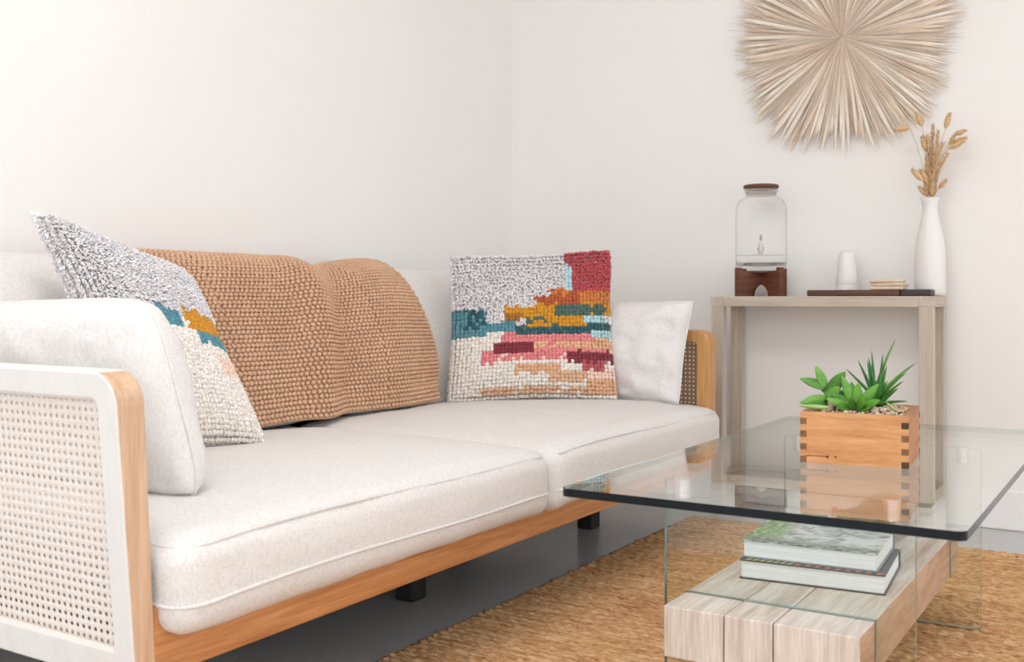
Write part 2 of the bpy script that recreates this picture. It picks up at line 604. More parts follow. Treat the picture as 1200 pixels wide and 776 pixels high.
def arm(y0, y1, lean, outer, oak, cane_mat, face_mat):
    """rounded frame with an open middle, cane panel inside. lean: outward shift of the top"""
    z0, z1 = 0.205, 0.674
    fw = 0.047
    rad_o, rad_i = 0.05, 0.012
    seg = 6

    def rrect(x0, x1, za, zb, rad):
        pts = []
        for cx, cz, a0 in ((x1 - rad, zb - rad, 0), (x0 + rad, zb - rad, 90), (x0 + rad, za + 0.012, 180), (x1 - rad * 0.3, za + 0.012, 270)):
            pass
        def arc(cx, cz, rr, a0):
            for k in range(seg + 1):
                a = math.radians(a0 + 90 * k / seg)
                pts.append((cx + rr * math.cos(a), cz + rr * math.sin(a)))
        arc(x1 - rad, zb - rad, rad, 0)
        arc(x0 + rad, zb - rad, rad, 90)
        rb = rad * 0.35
        arc(x0 + rb, za + rb, rb, 180)
        arc(x1 - rb, za + rb, rb, 270)
        return pts

    O = rrect(SX0, SX1, z0, z1, rad_o)
    I = rrect(SX0 + fw, SX1 - fw, z0 + 0.05, z1 - 0.042, rad_i)
    n = len(O)

    def yy(z, t):
        k = (z - z0) / (z1 - z0)
        thick = (y1 - y0)
        yb = y0 + t * thick
        s = -1 if outer < 0 else 1
        return yb + s * lean * k + (s * 0.014 * k if (t < 0.5) == (outer < 0) else 0)

    V, Fc, mi = [], [], []
    for t in (0, 1):
        for x, z in O:
            V.append((x, yy(z, t), z))
        for x, z in I:
            V.append((x, yy(z, t), z))
    for k in range(n):
        k2 = (k + 1) % n
        Fc.append((k, n + k, n + k2, k2)); mi.append(1 if outer < 0 else 0)
        Fc.append((2 * n + k, 2 * n + k2, 3 * n + k2, 3 * n + k)); mi.append(1)
        Fc.append((k, k2, 2 * n + k2, 2 * n + k)); mi.append(0 if min(O[k][0], O[k2][0]) > SX1 - 0.045 else 1)
        Fc.append((n + k, 3 * n + k, 3 * n + k2, n + k2)); mi.append(1)
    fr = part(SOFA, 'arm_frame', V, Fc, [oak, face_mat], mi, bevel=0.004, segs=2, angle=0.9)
    # cane webbing: square pitch with octagonal holes, two-sided with thickness
    p = 0.0143
    xa, xb, za, zb = SX0 + fw - 0.003, SX1 - fw + 0.003, z0 + 0.047, z1 - 0.039
    nx, nz = int(round((xb - xa) / p)), int(round((zb - za) / p))
    px, pz = (xb - xa) / nx, (zb - za) / nz
    V, Fc = [], []
    hr = 0.25
    oct_ = [(math.cos(math.radians(22.5 + 45 * k)), math.sin(math.radians(22.5 + 45 * k))) for k in range(8)]
    sq = [(0.5, 0.207), (0.207, 0.5), (-0.207, 0.5), (-0.5, 0.207), (-0.5, -0.207), (-0.207, -0.5), (0.207, -0.5), (0.5, -0.207)]
    tmid = 0.45
    for i in range(nx):
        for j in range(nz):
            cx, cz = xa + (i + 0.5) * px, za + (j + 0.5) * pz
            o = len(V)
            for s in (-1, 1):
                for k in range(8):
                    x, z = cx + sq[k][0] * px, cz + sq[k][1] * pz
                    V.append((x, yy(z, tmid) + s * 0.0013, z))
                for k in range(8):
                    x, z = cx + oct_[k][0] * hr * px, cz + oct_[k][1] * hr * pz
                    V.append((x, yy(z, tmid) + s * 0.0007, z))
                for sx, sz in ((1, 1), (-1, 1), (-1, -1), (1, -1)):
                    x, z = cx + sx * 0.5 * px, cz + sz * 0.5 * pz
                    V.append((x, yy(z, tmid) + s * 0.0021, z))
            for sidx, s in enumerate((0, 20)):
                for k in range(8):
                    k2 = (k + 1) % 8
                    q = (o + s + k, o + s + k2, o + s + 8 + k2, o + s + 8 + k)
                    Fc.append(q if sidx else q[::-1])
                for c_, (a, b_) in enumerate(((0, 1), (2, 3), (4, 5), (6, 7))):
                    q = (o + s + a, o + s + 16 + c_, o + s + b_)
                    Fc.append(q if sidx else q[::-1])
            for k in range(8):
                k2 = (k + 1) % 8
                Fc.append((o + 8 + k, o + 8 + k2, o + 28 + k2, o + 28 + k))
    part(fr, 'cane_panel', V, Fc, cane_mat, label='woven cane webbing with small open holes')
    # spline bead round the cane, on both faces
    q = MB()
    IB = rrect(SX0 + fw - 0.001, SX1 - fw + 0.001, z0 + 0.049, z1 - 0.041, rad_i)
    for t in (0.22, 0.68):
        v, f = tube([(x, yy(z, t), z) for x, z in IB], 0.0042, 6, closed=True)
        q.add(v, f)
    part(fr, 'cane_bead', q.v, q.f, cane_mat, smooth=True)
    return fr


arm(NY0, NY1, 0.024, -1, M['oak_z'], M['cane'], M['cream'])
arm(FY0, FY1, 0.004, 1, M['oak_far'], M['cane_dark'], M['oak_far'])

v, f = box_vf((-1.312, NY1 - 0.002, 0.207), (-1.284, FY0 + 0.002, 0.318))
part(SOFA, 'front_rail', v, f, M['oak_y'], bevel=0.005)
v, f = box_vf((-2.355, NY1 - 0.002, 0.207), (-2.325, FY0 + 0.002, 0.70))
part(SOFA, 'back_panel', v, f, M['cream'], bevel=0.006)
v, f = box_vf((-2.324, NY1, 0.222), (-1.313, FY0, 0.262))
part(SOFA, 'seat_deck', v, f, M['black_wood'])
for lx in (-1.66, -2.2):
    for ly in (1.16, 2.17, 3.16):
        v, f = box_vf((lx - 0.03, ly - 0.03, 0.0), (lx + 0.03, ly + 0.03, 0.222))
        part(SOFA, 'leg', v, f, M['black_wood'], bevel=0.006)


def rbox_points(n, hx, hy, hz, r):
    """rounded box surface from a subdivided cube; returns verts (local), faces, normals"""
    bm = bmesh.new()
    bmesh.ops.create_cube(bm, size=2.0)
    bmesh.ops.subdivide_edges(bm, edges=bm.edges[:], cuts=n, use_grid_fill=True)
    V, Fc, NN = [], [], []
    bm.verts.ensure_lookup_table()
    for vv in bm.verts:
        # denser towards the edges
        c = [math.copysign(abs(t) ** 0.8, t) for t in vv.co]
        p = Vector((c[0] * hx, c[1] * hy, c[2] * hz))
        q = Vector((max(-hx + r, min(hx - r, p.x)), max(-hy + r, min(hy - r, p.y)), max(-hz + r, min(hz - r, p.z))))
        d = p - q
        if d.length > 1e-9:
            d.normalize()
        V.append(q + d * r)
        NN.append(d)
    for fa in bm.faces:
        Fc.append(tuple(x.index for x in fa.verts))
    bm.free()
    return V, Fc, NN


def seat_cushion(y0, y1, seed):
    cx, cy, cz = (-2.09 - 1.232) / 2, (y0 + y1) / 2, 0.348
    hx, hy, hz = (2.09 - 1.232) / 2, (y1 - y0) / 2, 0.079
    V, Fc, NN = rbox_points(34, hx, hy, hz, 0.042)
    out = []
    for p, nrm in zip(V, NN):
        u, w = p.x / hx, p.y / hy
        cr = (1 - abs(u) ** 2.6) * (1 - abs(w) ** 3.5)
        k = 1 if p.z > 0 else 0.1
        q = Vector(p)
        q.z += (1 if p.z > 0 else -1) * 0.026 * cr * k
        # front and side faces bulge
        q.x += 0.012 * math.copysign(1, p.x) * (abs(u) ** 8) * (1 - (p.z / hz) ** 2) * (1 - w ** 6)
        q.y += 0.004 * math.copysign(1, p.y) * (abs(w) ** 8) * (1 - (p.z / hz) ** 2)
        dz = fbm((q.x + seed, q.y, q.z), 7, 3) * 0.0035 + fbm((q.x, q.y + seed, q.z), 22, 2) * 0.0014
        q += (nrm if nrm.length > 0.1 else Vector((0, 0, math.copysign(1, p.z)))) * dz
        # soft front edge dips between cushions
        q.z += -0.012 * (u > 0) * u ** 4 * (abs(w) ** 6)
        out.append((cx + q.x, cy + q.y, cz + q.z))
    c = part(SOFA, 'seat_cushion', out, Fc, M['linen'], smooth=True)

    def loop(zr, ins):
        pts = []
        r_ = 0.05
        bx, by = hx - ins, hy - ins
        for sx, sy, a0 in ((1, 1, 0), (-1, 1, 90), (-1, -1, 180), (1, -1, 270)):
            for k in range(8):
                a = math.radians(a0 + 90 * k / 7)
                pts.append((sx * (bx - r_) + r_ * math.cos(a), sy * (by - r_) + r_ * math.sin(a)))
        # densify straight runs
        dense = []
        for i in range(len(pts)):
            a, b_ = Vector(pts[i]), Vector(pts[(i + 1) % len(pts)])
            k = max(1, int((b_ - a).length / 0.05))
            for t in range(k):
                dense.append(a.lerp(b_, t / k))
        P = []
        for d in dense:
            u, w = d.x / hx, d.y / hy
            bul = 0.012 * math.copysign(1, d.x) * (abs(u) ** 8) * (1 - (zr / hz) ** 2) * (1 - w ** 6)
            wz = 0.003 * math.sin(7 * d.y + seed) - 0.010 * (u > 0) * u ** 4 * (abs(w) ** 6)
            P.append((cx + d.x + bul, cy + d.y, cz + zr + wz))
        return P
    q = MB()
    for zr, ins in ((0.064, 0.0085), (-0.022, -0.001)):
        v, f = tube(loop(zr, ins), 0.0034, 6, closed=True)
        q.add(v, f)
    part(c, 'piping', q.v, q.f, M['linen'], smooth=True)


seat_cushion(1.056, 2.165, 3.1)
seat_cushion(2.17, 3.288, 9.7)


def back_profile(v):
    """(x,z) of the back cushions' outer surface, v 0 (behind, low) .. 1 (front foot)"""
    P = [(-2.345, 0.60), (-2.345, 0.74), (-2.325, 0.84), (-2.275, 0.888), (-2.20, 0.886), (-2.135, 0.835), (-2.085, 0.74), (-2.05, 0.62), (-2.035, 0.52), (-2.04, 0.432)]
    t = v * (len(P) - 1)
    i = min(int(t), len(P) - 2)
    fr = t - i

    def cr(a, b_, c, d):
        return 0.5 * ((2 * b_) + (-a + c) * fr + (2 * a - 5 * b_ + 4 * c - d) * fr ** 2 + (-a + 3 * b_ - 3 * c + d) * fr ** 3)
    p0, p1, p2, p3 = P[max(i - 1, 0)], P[i], P[i + 1], P[min(i + 2, len(P) - 1)]
    return cr(p0[0], p1[0], p2[0], p3[0]), cr(p0[1], p1[1], p2[1], p3[1])


def back_cushion(y0, y1, seed):
    ny, nv = 46, 44
    cxm, czm = -2.19, 0.66
    V, Fc = [], []
    for j in range(ny + 1):
        w = -1 + 2 * j / ny
        w = math.copysign(abs(w) ** 0.75, w)
        y = (y0 + y1) / 2 + w * (y1 - y0) / 2
        sh = (1 - abs(w) ** 9) ** 0.5 if abs(w) < 1 else 0.0
        sh = 0.55 + 0.45 * sh
        for k in range(nv):
            x, z = back_profile(k / (nv - 1))
            x = cxm + (x - cxm) * sh
            z = czm + (z - czm) * (0.75 + 0.25 * (sh - 0.55) / 0.45) - 0.010 * (z > 0.7)
            d = fbm((x + seed, y, z), 6, 3) * 0.005
            V.append((x + d, y, z + d * 0.5))
    for j in range(ny):
        for k in range(nv):
            k2 = (k + 1) % nv
            Fc.append((j * nv + k, j * nv + k2, (j + 1) * nv + k2, (j + 1) * nv + k))
    Fc.append(tuple(range(nv))[::-1])
    Fc.append(tuple(ny * nv + k for k in range(nv)))
    c = part(SOFA, 'back_cushion', V, Fc, M['linen'], smooth=True)
    q = MB()
    for v0 in (0.36,):
        path = []
        for j in range(2, ny - 1):
            w = -1 + 2 * j / ny
            w = math.copysign(abs(w) ** 0.75, w)
            y = (y0 + y1) / 2 + w * (y1 - y0) / 2
            sh = 0.55 + 0.45 * (1 - abs(w) ** 9) ** 0.5
            x, z = back_profile(v0)
            path.append((cxm + (x - cxm) * sh, y, czm + (z - czm) * (0.75 + 0.25 * (sh - 0.55) / 0.45) - 0.009))
        v, f = tube(path, 0.004, 6)
        q.add(v, f)
    part(c, 'piping', q.v, q.f, M['linen'], smooth=True)


back_cushion(1.058, 2.285, 1.0)
back_cushion(2.295, 3.285, 5.0)


# ------------------------------------------------------------------ knitted blanket
def tuft_template():
    V, Fc = [], []
    n = 6
    rings = [(-1.0, 0.0), (-0.6, 0.8), (0.1, 1.0), (0.7, 0.7), (1.0, 0.0)]
    V.append((0, 0, -1.0))
    for z, r_ in rings[1:-1]:
        for k in range(n):
            a = 2 * PI * k / n
            V.append((r_ * math.cos(a), r_ * math.sin(a), z))
    V.append((0, 0, 1.0))
    for k in range(n):
        Fc.append((0, 1 + (k + 1) % n, 1 + k))
    for i in range(2):
        for k in range(n):
            a, b_ = 1 + i * n + k, 1 + i * n + (k + 1) % n
            Fc.append((a, b_, b_ + n, a + n))
    top = len(V) - 1
    for k in range(n):
        Fc.append((1 + 2 * n + k, 1 + 2 * n + (k + 1) % n, top))
    return np.array(V), Fc


def blanket():
    pu, pv = 0.0168, 0.0118
    ya, yb = 1.60, 2.80
    sub_u, sub_v = 3, 3
    nu = int((yb - ya) / pu * sub_u)
    # arc length of the drape profile
    vs_ = np.linspace(0.06, 0.965, 400)
    pr = np.array([back_profile(t) for t in vs_])
    al = np.concatenate([[0], np.cumsum(np.hypot(np.diff(pr[:, 0]), np.diff(pr[:, 1])))])
    # little turn-out on the seat at the front foot
    nv = int(al[-1] / pv * sub_v)
    S = np.linspace(0, al[-1], nv + 1)
    PX = np.interp(S, al, pr[:, 0])
    PZ = np.interp(S, al, pr[:, 1])
    TX, TZ = np.gradient(PX), np.gradient(PZ)
    ln = np.hypot(TX, TZ)
    NX, NZ = -TZ / ln, TX / ln
    NX, NZ = -NX, -NZ
    # make sure normals look outwards (front part -> +x)
    if NX[-40] < 0:
        NX, NZ = -NX, -NZ
    U = np.linspace(0, 1, nu + 1)
    Y = ya + (yb - ya) * U[:, None] + 0 * S[None, :]
    fr = S[None, :] / al[-1]
    X = PX[None, :] + 0 * Y
    Z = PZ[None, :] + 0 * Y
    # right edge: recedes near the top, curved
    s_top = 0.42
    k = np.clip((fr - 0.30) / 0.66, 0, 1)
    edge = -0.13 * (1 - k) ** 2.0 - 0.035 * np.clip((k - 0.85) / 0.15, 0, 1) ** 2
    left = 0.0
    Y = Y + U[:, None] ** 3 * edge
    # hang: valley between the back cushions, swells elsewhere
    def G(y, c, w):
        return np.exp(-((y - c) / w) ** 2)
    off = 0.020 + 0.010 * np.sin(3.1 * Y + 0.5) * fr
    val = G(Y, 2.30 + 0.11 * (1 - k), 0.055) * (0.3 + 0.7 * np.sin(PI * np.clip(fr * 0.95, 0, 1)))
    ridge = G(Y, 2.20 + 0.09 * (1 - k), 0.07)
    off = off - 0.012 * val + 0.030 * ridge * np.clip((k - 0.05) / 0.3, 0, 1)
    off = off + 0.028 * G(Y, 2.56, 0.17) * np.clip(k * 1.6, 0, 1) * (1 - 0.35 * k)
    off = off + 0.030 * G(Y, 1.85, 0.24) * np.clip((k - 0.35) / 0.5, 0, 1)
    sag = -0.020 * G(Y, 2.43, 0.15) + 0.004 * G(Y, 2.66, 0.12) + 0.004 * G(Y, 1.72, 0.25) - 0.010
    topw = np.exp(-((fr - 0.36) / 0.2) ** 2)
    # a thin base sheet, with every stitch a plump bean standing on it
    tot = off - 0.008 + RNG.uniform(-0.0004, 0.0004, X.shape)
    XX = X + NX[None, :] * tot
    ZZ = Z + NZ[None, :] * tot + sag * topw
    foot = np.clip((fr - 0.93) / 0.07, 0, 1)
    XX = XX + 0.025 * foot
    ZZ = np.maximum(ZZ, 0.424)
    grid = np.stack([XX, Y, ZZ], -1)
    V = grid.reshape(-1, 3)
    idx = np.arange((nu + 1) * (nv + 1)).reshape(nu + 1, nv + 1)
    Fc = np.stack([idx[:-1, :-1], idx[1:, :-1], idx[1:, 1:], idx[:-1, 1:]], -1).reshape(-1, 4).tolist()
    base = V.mean(0)
    root = thing('knitted_blanket', (base[0], base[1], V[:, 2].min()), 'camel brown chunky knitted blanket draped over the sofa back', 'blanket')
    part(root, 'wool_backing', V, Fc, M['camel'], smooth=True)
    TVb, TFb = tuft_template()
    VV, FF, o = [], [], 0
    n_rows, n_cols = int(al[-1] / pv), int((yb - ya) / pu)
    lim_u, lim_v = nu, nv
    for r_ in range(n_rows):
        for c_ in range(n_cols):
            fu = (c_ + (0.75 if r_ % 2 else 0.25)) / n_cols * lim_u
            fv = (r_ + 0.5) / n_rows * lim_v
            i0, j0 = int(fu), int(fv)
            if i0 < 1 or j0 < 1 or i0 > lim_u - 2 or j0 > lim_v - 2:
                continue
            p = grid[i0, j0]
            du = grid[i0 + 1, j0] - grid[i0 - 1, j0]
            dv = grid[i0, j0 + 1] - grid[i0, j0 - 1]
            lu, lv = np.linalg.norm(du) + 1e-9, np.linalg.norm(dv) + 1e-9
            # local stitch size follows the stretch of the cloth
            su = lu / 2 * lim_u / n_cols
            sv = lv / 2 * lim_v / n_rows
            du, dv = du / lu, dv / lv
            nn = np.cross(du, dv)
            nn /= np.linalg.norm(nn) + 1e-9
            if nn[0] + nn[2] < 0:
                nn = -nn
            tl = 0.38 if r_ % 2 else -0.38
            a = du + dv * tl
            a /= np.linalg.norm(a)
            b_ = np.cross(nn, a)
            jit = RNG.uniform(0.9, 1.08)
            P = p + nn * 0.0055 + TVb[:, 2:3] * su * 0.47 * jit * a + TVb[:, 1:2] * sv * 0.54 * jit * b_ + TVb[:, :1] * 0.0068 * nn
            VV.append(P)
            FF.extend([tuple(x + o for x in fc) for fc in TFb])
            o += len(TVb)
    part(root, 'knit_stitches', np.concatenate(VV), FF, M['camel'], smooth=True, kind='stuff')


blanket()


# ------------------------------------------------------------------ pillows
def pillow_surface(C, th_f, th_b, n=40, pinch=0.06, wr=0.004, seed=0.0, pw=2.4, rnd_=0.0, ex_=0.62):
    """C: TL, TR, BR, BL. returns front(s,t) sampler plus whole closed mesh"""
    TL, TR, BR, BL = [np.array(c, float) for c in C]
    ex = ((TR - TL) + (BR - BL)) / 2
    ez = ((TL - BL) + (TR - BR)) / 2
    nrm = np.cross(ex, ez)
    nrm = nrm / np.linalg.norm(nrm)

    def pos(s, t, side):
        s2 = s * (1 - pinch * (1 - t * t))
        t2 = t * (1 - pinch * (1 - s * s))
        cr_ = 1 - rnd_ * (s * t) ** 4
        s2, t2 = s2 * cr_, t2 * cr_
        a, b_ = (s2 + 1) / 2, (t2 + 1) / 2
        p = (TL * (1 - a) + TR * a) * b_ + (BL * (1 - a) + BR * a) * (1 - b_)
        prof = max(0.0, (1 - abs(s) ** pw)) ** ex_ * max(0.0, (1 - abs(t) ** pw)) ** ex_
        d = (th_f if side > 0 else -th_b) * prof
        p = p + nrm * d
        if wr:
            w = fbm((p[0] + seed, p[1], p[2]), 9, 3) * wr + fbm((p[0], p[1] + seed, p[2]), 26, 2) * wr * 0.35
            p = p + nrm * (w * (1 if side > 0 else -1) * min(1, prof * 3))
        return p
    return pos, nrm


def grid_pts(n):
    return [math.sin(PI / 2 * (-1 + 2 * i / n)) * 0.35 + (-1 + 2 * i / n) * 0.65 for i in range(n + 1)]


def pillow_mesh(pos, n=40):
    g = grid_pts(n)
    V, Fc = [], []
    fi, bi = {}, {}
    for i, s in enumerate(g):
        for j, t in enumerate(g):
            fi[i, j] = len(V)
            V.append(pos(s, t, 1))
            if i in (0, n) or j in (0, n):
                bi[i, j] = fi[i, j]
            else:
                bi[i, j] = len(V)
                V.append(pos(s, t, -1))
    mi = []
    for i in range(n):
        for j in range(n):
            Fc.append((fi[i, j], fi[i + 1, j], fi[i + 1, j + 1], fi[i, j + 1])); mi.append(0)
            Fc.append((bi[i, j], bi[i, j + 1], bi[i + 1, j + 1], bi[i + 1, j])); mi.append(1)
    return V, Fc, mi


def edge_loop(pos, n=30, off=0.0):
    P = []
    g = [-1 + 2 * i / n for i in range(n)]
    for t in g: P.append(pos(t, -1, 1))
    for t in g: P.append(pos(1, t, 1))
    for t in g: P.append(pos(-t, 1, 1))
    for t in g: P.append(pos(-1, -t, 1))
    return P


def linen_pillow(name, C, th_f, th_b, label, seed, wr=0.006, pinch=0.06, rnd_=0.06, ex_=0.55):
    base = np.mean(np.array(C), 0)
    root = thing(name, (base[0], base[1], min(c[2] for c in C)), label, 'pillow', 'white linen end pillows')
    pos, nrm = pillow_surface(C, th_f, th_b, wr=wr, seed=seed, pinch=pinch, pw=3.2, rnd_=rnd_, ex_=ex_)
    V, Fc, mi = pillow_mesh(pos, 44)
    part(root, 'cover', V, Fc, M['linen_white'], smooth=True)
    v, f = tube(edge_loop(pos, 24), 0.0035, 6, closed=True)
    part(root, 'seam', v, f, M['linen_white'], smooth=True)


TUFT = None


TV, TF = tuft_template()


def shag_pillow(name, C, th_f, th_b, cols, rows, colour, label, seed, back_mat, pinch=0.085, size=1.0):
    base = np.mean(np.array(C), 0)
    root = thing(name, (base[0], base[1], min(c[2] for c in C)), label, 'pillow')
    pos, nrm = pillow_surface(C, th_f, th_b, wr=0.0, pinch=pinch, pw=2.8, rnd_=0.045, ex_=0.5)
    V, Fc, mi = pillow_mesh(pos, 40)
    part(root, 'cover', V, Fc, [M['pile_cream'], back_mat], mi, smooth=True)
    TL, TR, BR, BL = [np.array(c, float) for c in C]
    w = np.linalg.norm(TR - TL + BR - BL) / 2 / cols
    hgt = np.linalg.norm(TL - BL + TR - BR) / 2 / rows
    rnd = random.Random(seed)
    mats = {}
    VV, FF, MI = [], [], []
    off = 0
    names = []
    for j in range(rows):
        for i in range(cols):
            u = (i + 0.5 + rnd.uniform(-0.12, 0.12)) / cols
            v_ = (j + 0.5 + rnd.uniform(-0.12, 0.12)) / rows
            key = colour(u, v_, rnd)
            if key not in names:
                names.append(key)
            m_i = names.index(key)
            shag = key in ('grey', 'mgrey', 'red')
            s, t = -1 + 2 * u, -1 + 2 * v_
            p = pos(s * 0.995, t * 0.995, 1)
            e = 0.02
            du = pos(min(1, s + e), t, 1) - pos(max(-1, s - e), t, 1)
            dv = pos(s, min(1, t + e), 1) - pos(s, max(-1, t - e), 1)
            du /= np.linalg.norm(du) + 1e-9
            dv /= np.linalg.norm(dv) + 1e-9
            nn = np.cross(du, dv)
            nn /= np.linalg.norm(nn) + 1e-9
            cnt = (11 if key == 'red' else 8) if shag else 1
            for q in range(cnt):
                if shag:
                    r1, r2, ll = w * 0.24, w * 0.22, 0.0105 * size
                    dirn = nn * rnd.uniform(0.5, 0.9) + du * rnd.uniform(-0.35, 0.35) + dv * rnd.uniform(-0.9, -0.2)
                    dirn /= np.linalg.norm(dirn)
                    a = np.cross(dirn, du); a /= np.linalg.norm(a) + 1e-9
                    b_ = np.cross(dirn, a)
                    ctr = p + du * w * rnd.uniform(-0.4, 0.4) + dv * hgt * rnd.uniform(-0.4, 0.4) + dirn * ll * 0.3 + nn * 0.004
                    P = ctr + TV[:, :1] * r1 * a + TV[:, 1:2] * r2 * b_ + TV[:, 2:3] * ll * dirn
                else:
                    tilt = rnd.uniform(-0.15, 0.15)
                    dirn = dv + du * tilt + nn * 0.12
                    dirn /= np.linalg.norm(dirn)
                    b_ = np.cross(dirn, du); b_ /= np.linalg.norm(b_)
                    a = np.cross(b_, dirn)
                    k = rnd.uniform(0.9, 1.08)
                    ctr = p + nn * (0.0045 * size + rnd.uniform(0, 0.0015))
                    P = ctr + TV[:, :1] * w * 0.66 * k * a + TV[:, 1:2] * 0.0066 * size * b_ + TV[:, 2:3] * hgt * 0.72 * k * dirn
                VV.append(P)
                FF.extend([tuple(x + off for x in fc) for fc in TF])
                MI.extend([m_i] * len(TF))
                off += len(TV)
    # fringe of tufts that rolls over the outline
    for side in range(4):
        cnt = (cols, rows, cols, rows)[side]
        for i in range(cnt * 4):
            q_ = (i + rnd.random()) / (cnt * 4)
            s, t = ((2 * q_ - 1, -1), (1, 2 * q_ - 1), (2 * q_ - 1, 1), (-1, 2 * q_ - 1))[side]
            key = colour((s * 0.97 + 1) / 2, (t * 0.97 + 1) / 2, rnd)
            if key not in names:
                names.append(key)
            m_i = names.index(key)
            ri_ = 1.0 if i % 2 else 0.985
            p = pos(s * ri_, t * ri_, 1)
            out_ = p - pos(s * 0.85, t * 0.85, 1)
            out_ = out_ - nrm * float(out_ @ nrm)
            out_ /= np.linalg.norm(out_) + 1e-9
            dirn = out_ * 0.8 + nrm * rnd.uniform(-0.5, 0.6) + np.array([rnd.uniform(-0.3, 0.3) for _ in range(3)])
            dirn /= np.linalg.norm(dirn)
            a = np.cross(dirn, nrm); a /= np.linalg.norm(a) + 1e-9
            b_ = np.cross(dirn, a)
            P = p + dirn * 0.002 + TV[:, :1] * w * 0.45 * a + TV[:, 1:2] * w * 0.45 * b_ + TV[:, 2:3] * 0.009 * dirn
            VV.append(P)
            FF.extend([tuple(x + off for x in fc) for fc in TF])
            MI.extend([m_i] * len(TF))
            off += len(TV)
    part(root, 'tufted_pile', np.concatenate(VV), FF, [M['pile_' + k] for k in names], MI, smooth=True, kind='stuff')
    return root


def R_(x, y, x0, x1, y0, y1):
    return x0 <= x < x1 and y0 <= y < y1


def pattern(u, v, rnd):
    """design in a 700 x 590 frame, origin top-left"""
    x = 95 + u * 690 + rnd.uniform(-4, 4)
    y = 85 + (1 - v) * 570 + rnd.uniform(-3, 3)
    y2 = y + (x - 440) * 0.035      # stripes climb slightly to the right
    if R_(x, y, 575, 900, 60, 135) or R_(x, y, 612, 900, 60, 245): return 'red'
    if R_(x, y, 578, 614, 130, 235): return 'sky'
    if R_(x, y, 510, 900, 228, 262): return 'orange' if rnd.random() < 0.75 else 'rust'
    if R_(x, y, 450, 900, 255, 294): return 'rust' if x < 640 else 'orange'
    if R_(x, y, 540, 760, 304, 336): return 'green'
    if R_(x, y, 410, 520, 346, 362): return 'green'
    if R_(x, y, 665, 760, 338, 368): return 'sky'
    if R_(x, y, 315, 385, 328, 358): return 'ochre'
    if R_(x, y, 315, 900, 292, 340) or R_(x, y, 405, 680, 330, 378): return 'mustard'
    if R_(x, y, 690, 900, 396, 428): return 'sky'
    if R_(x, y, 358, 900, 368, 414): return 'dteal' if rnd.random() < 0.8 else 'green'
    if R_(x, y, 60, 236, 305, 412): return 'dteal' if (x > 150 and y < 380 and rnd.random() < 0.6) else 'teal'
    if R_(x, y, 230, 362, 362, 396): return 'teal'
    if y < 390: return 'grey' if rnd.random() < 0.7 else 'mgrey'
    if R_(x, y, 308, 705, 402, 444): return 'pink'
    if R_(x, y, 265, 432, 444, 480): return 'maroon'
    if R_(x, y, 430, 790, 432, 472): return 'tan' if rnd.random() < 0.9 else 'pink'
    if R_(x, y, 585, 790, 480, 518): return 'maroon'
    if R_(x, y, 650, 745, 515, 548): return 'dpink'
    if R_(x, y2, 215, 790, 462, 515): return 'pink' if rnd.random() < 0.93 else 'blush'
    if R_(x, y, 360, 552, 530, 562): return 'tan'
    if R_(x, y, 505, 665, 555, 592): return 'peach'
    if R_(x, y, 665, 830, 585, 640): return 'tan'
    if R_(x, y, 665, 830, 545, 590): return 'blush'
    if R_(x, y, 220, 670, 608, 645): return 'peach' if rnd.random() < 0.85 else 'cream'
    return 'cream'


# colourful pillow standing in the far corner of the sofa
shag_pillow('shag_pillow', [(-2.03, 2.86, 0.925), (-1.585, 3.18, 0.947), (-1.530, 3.13, 0.440), (-2.0, 2.80, 0.430)], 0.085, 0.075, 44, 40,
            pattern, 'square tufted wool pillow with red corner and mustard, teal and pink stripes', 5, M['backing'])


def pattern2(u, v, rnd):
    x, y = u + rnd.uniform(-0.01, 0.01), 1 - v + rnd.uniform(-0.01, 0.01) + 0.05
    if R_(x, y, 0.66, 1.0, 0.38, 0.50): return 'mustard'
    if R_(x, y, 0.42, 0.62, 0.40, 0.50): return 'teal'
    if R_(x, y, 0.0, 0.30, 0.44, 0.54): return 'teal'
    if R_(x, y, 0.70, 1.0, 0.50, 0.57): return 'teal'
    if y < 0.44: return 'grey' if rnd.random() < 0.6 else 'mgrey'
    if R_(x, y, 0.80, 1.0, 0.63, 0.73): return 'blush'
    return 'cream'


shag_pillow('shag_pillow', [(-2.06, 1.35, 0.975), (-1.96, 1.69, 0.838), (-1.755, 1.745, 0.44), (-1.84, 1.45, 0.44)], 0.075, 0.06, 34, 44,
            pattern2, 'grey and cream tufted wool pillow slumped against the white end pillow', 9, M['backing'])

# white linen end pillows
linen_pillow('linen_pillow', [(-2.0, 1.18, 0.772), (-1.475, 1.205, 0.785), (-1.375, 1.235, 0.432), (-2.0, 1.225, 0.432)], 0.075, 0.10,
             'white linen pillow leaning inside the overlit white cane arm', 2.0, wr=0.007, pinch=0.02, rnd_=0.09, ex_=0.45)
linen_pillow('linen_pillow', [(-1.88, 3.21, 0.765), (-1.300, 3.22, 0.775), (-1.33, 3.17, 0.435), (-1.88, 3.17, 0.445)], 0.06, 0.06,
             'white linen pillow leaning inside the oak cane arm beside the striped pillow', 7.0, wr=0.017, pinch=0.05, rnd_=0.03, ex_=0.5)

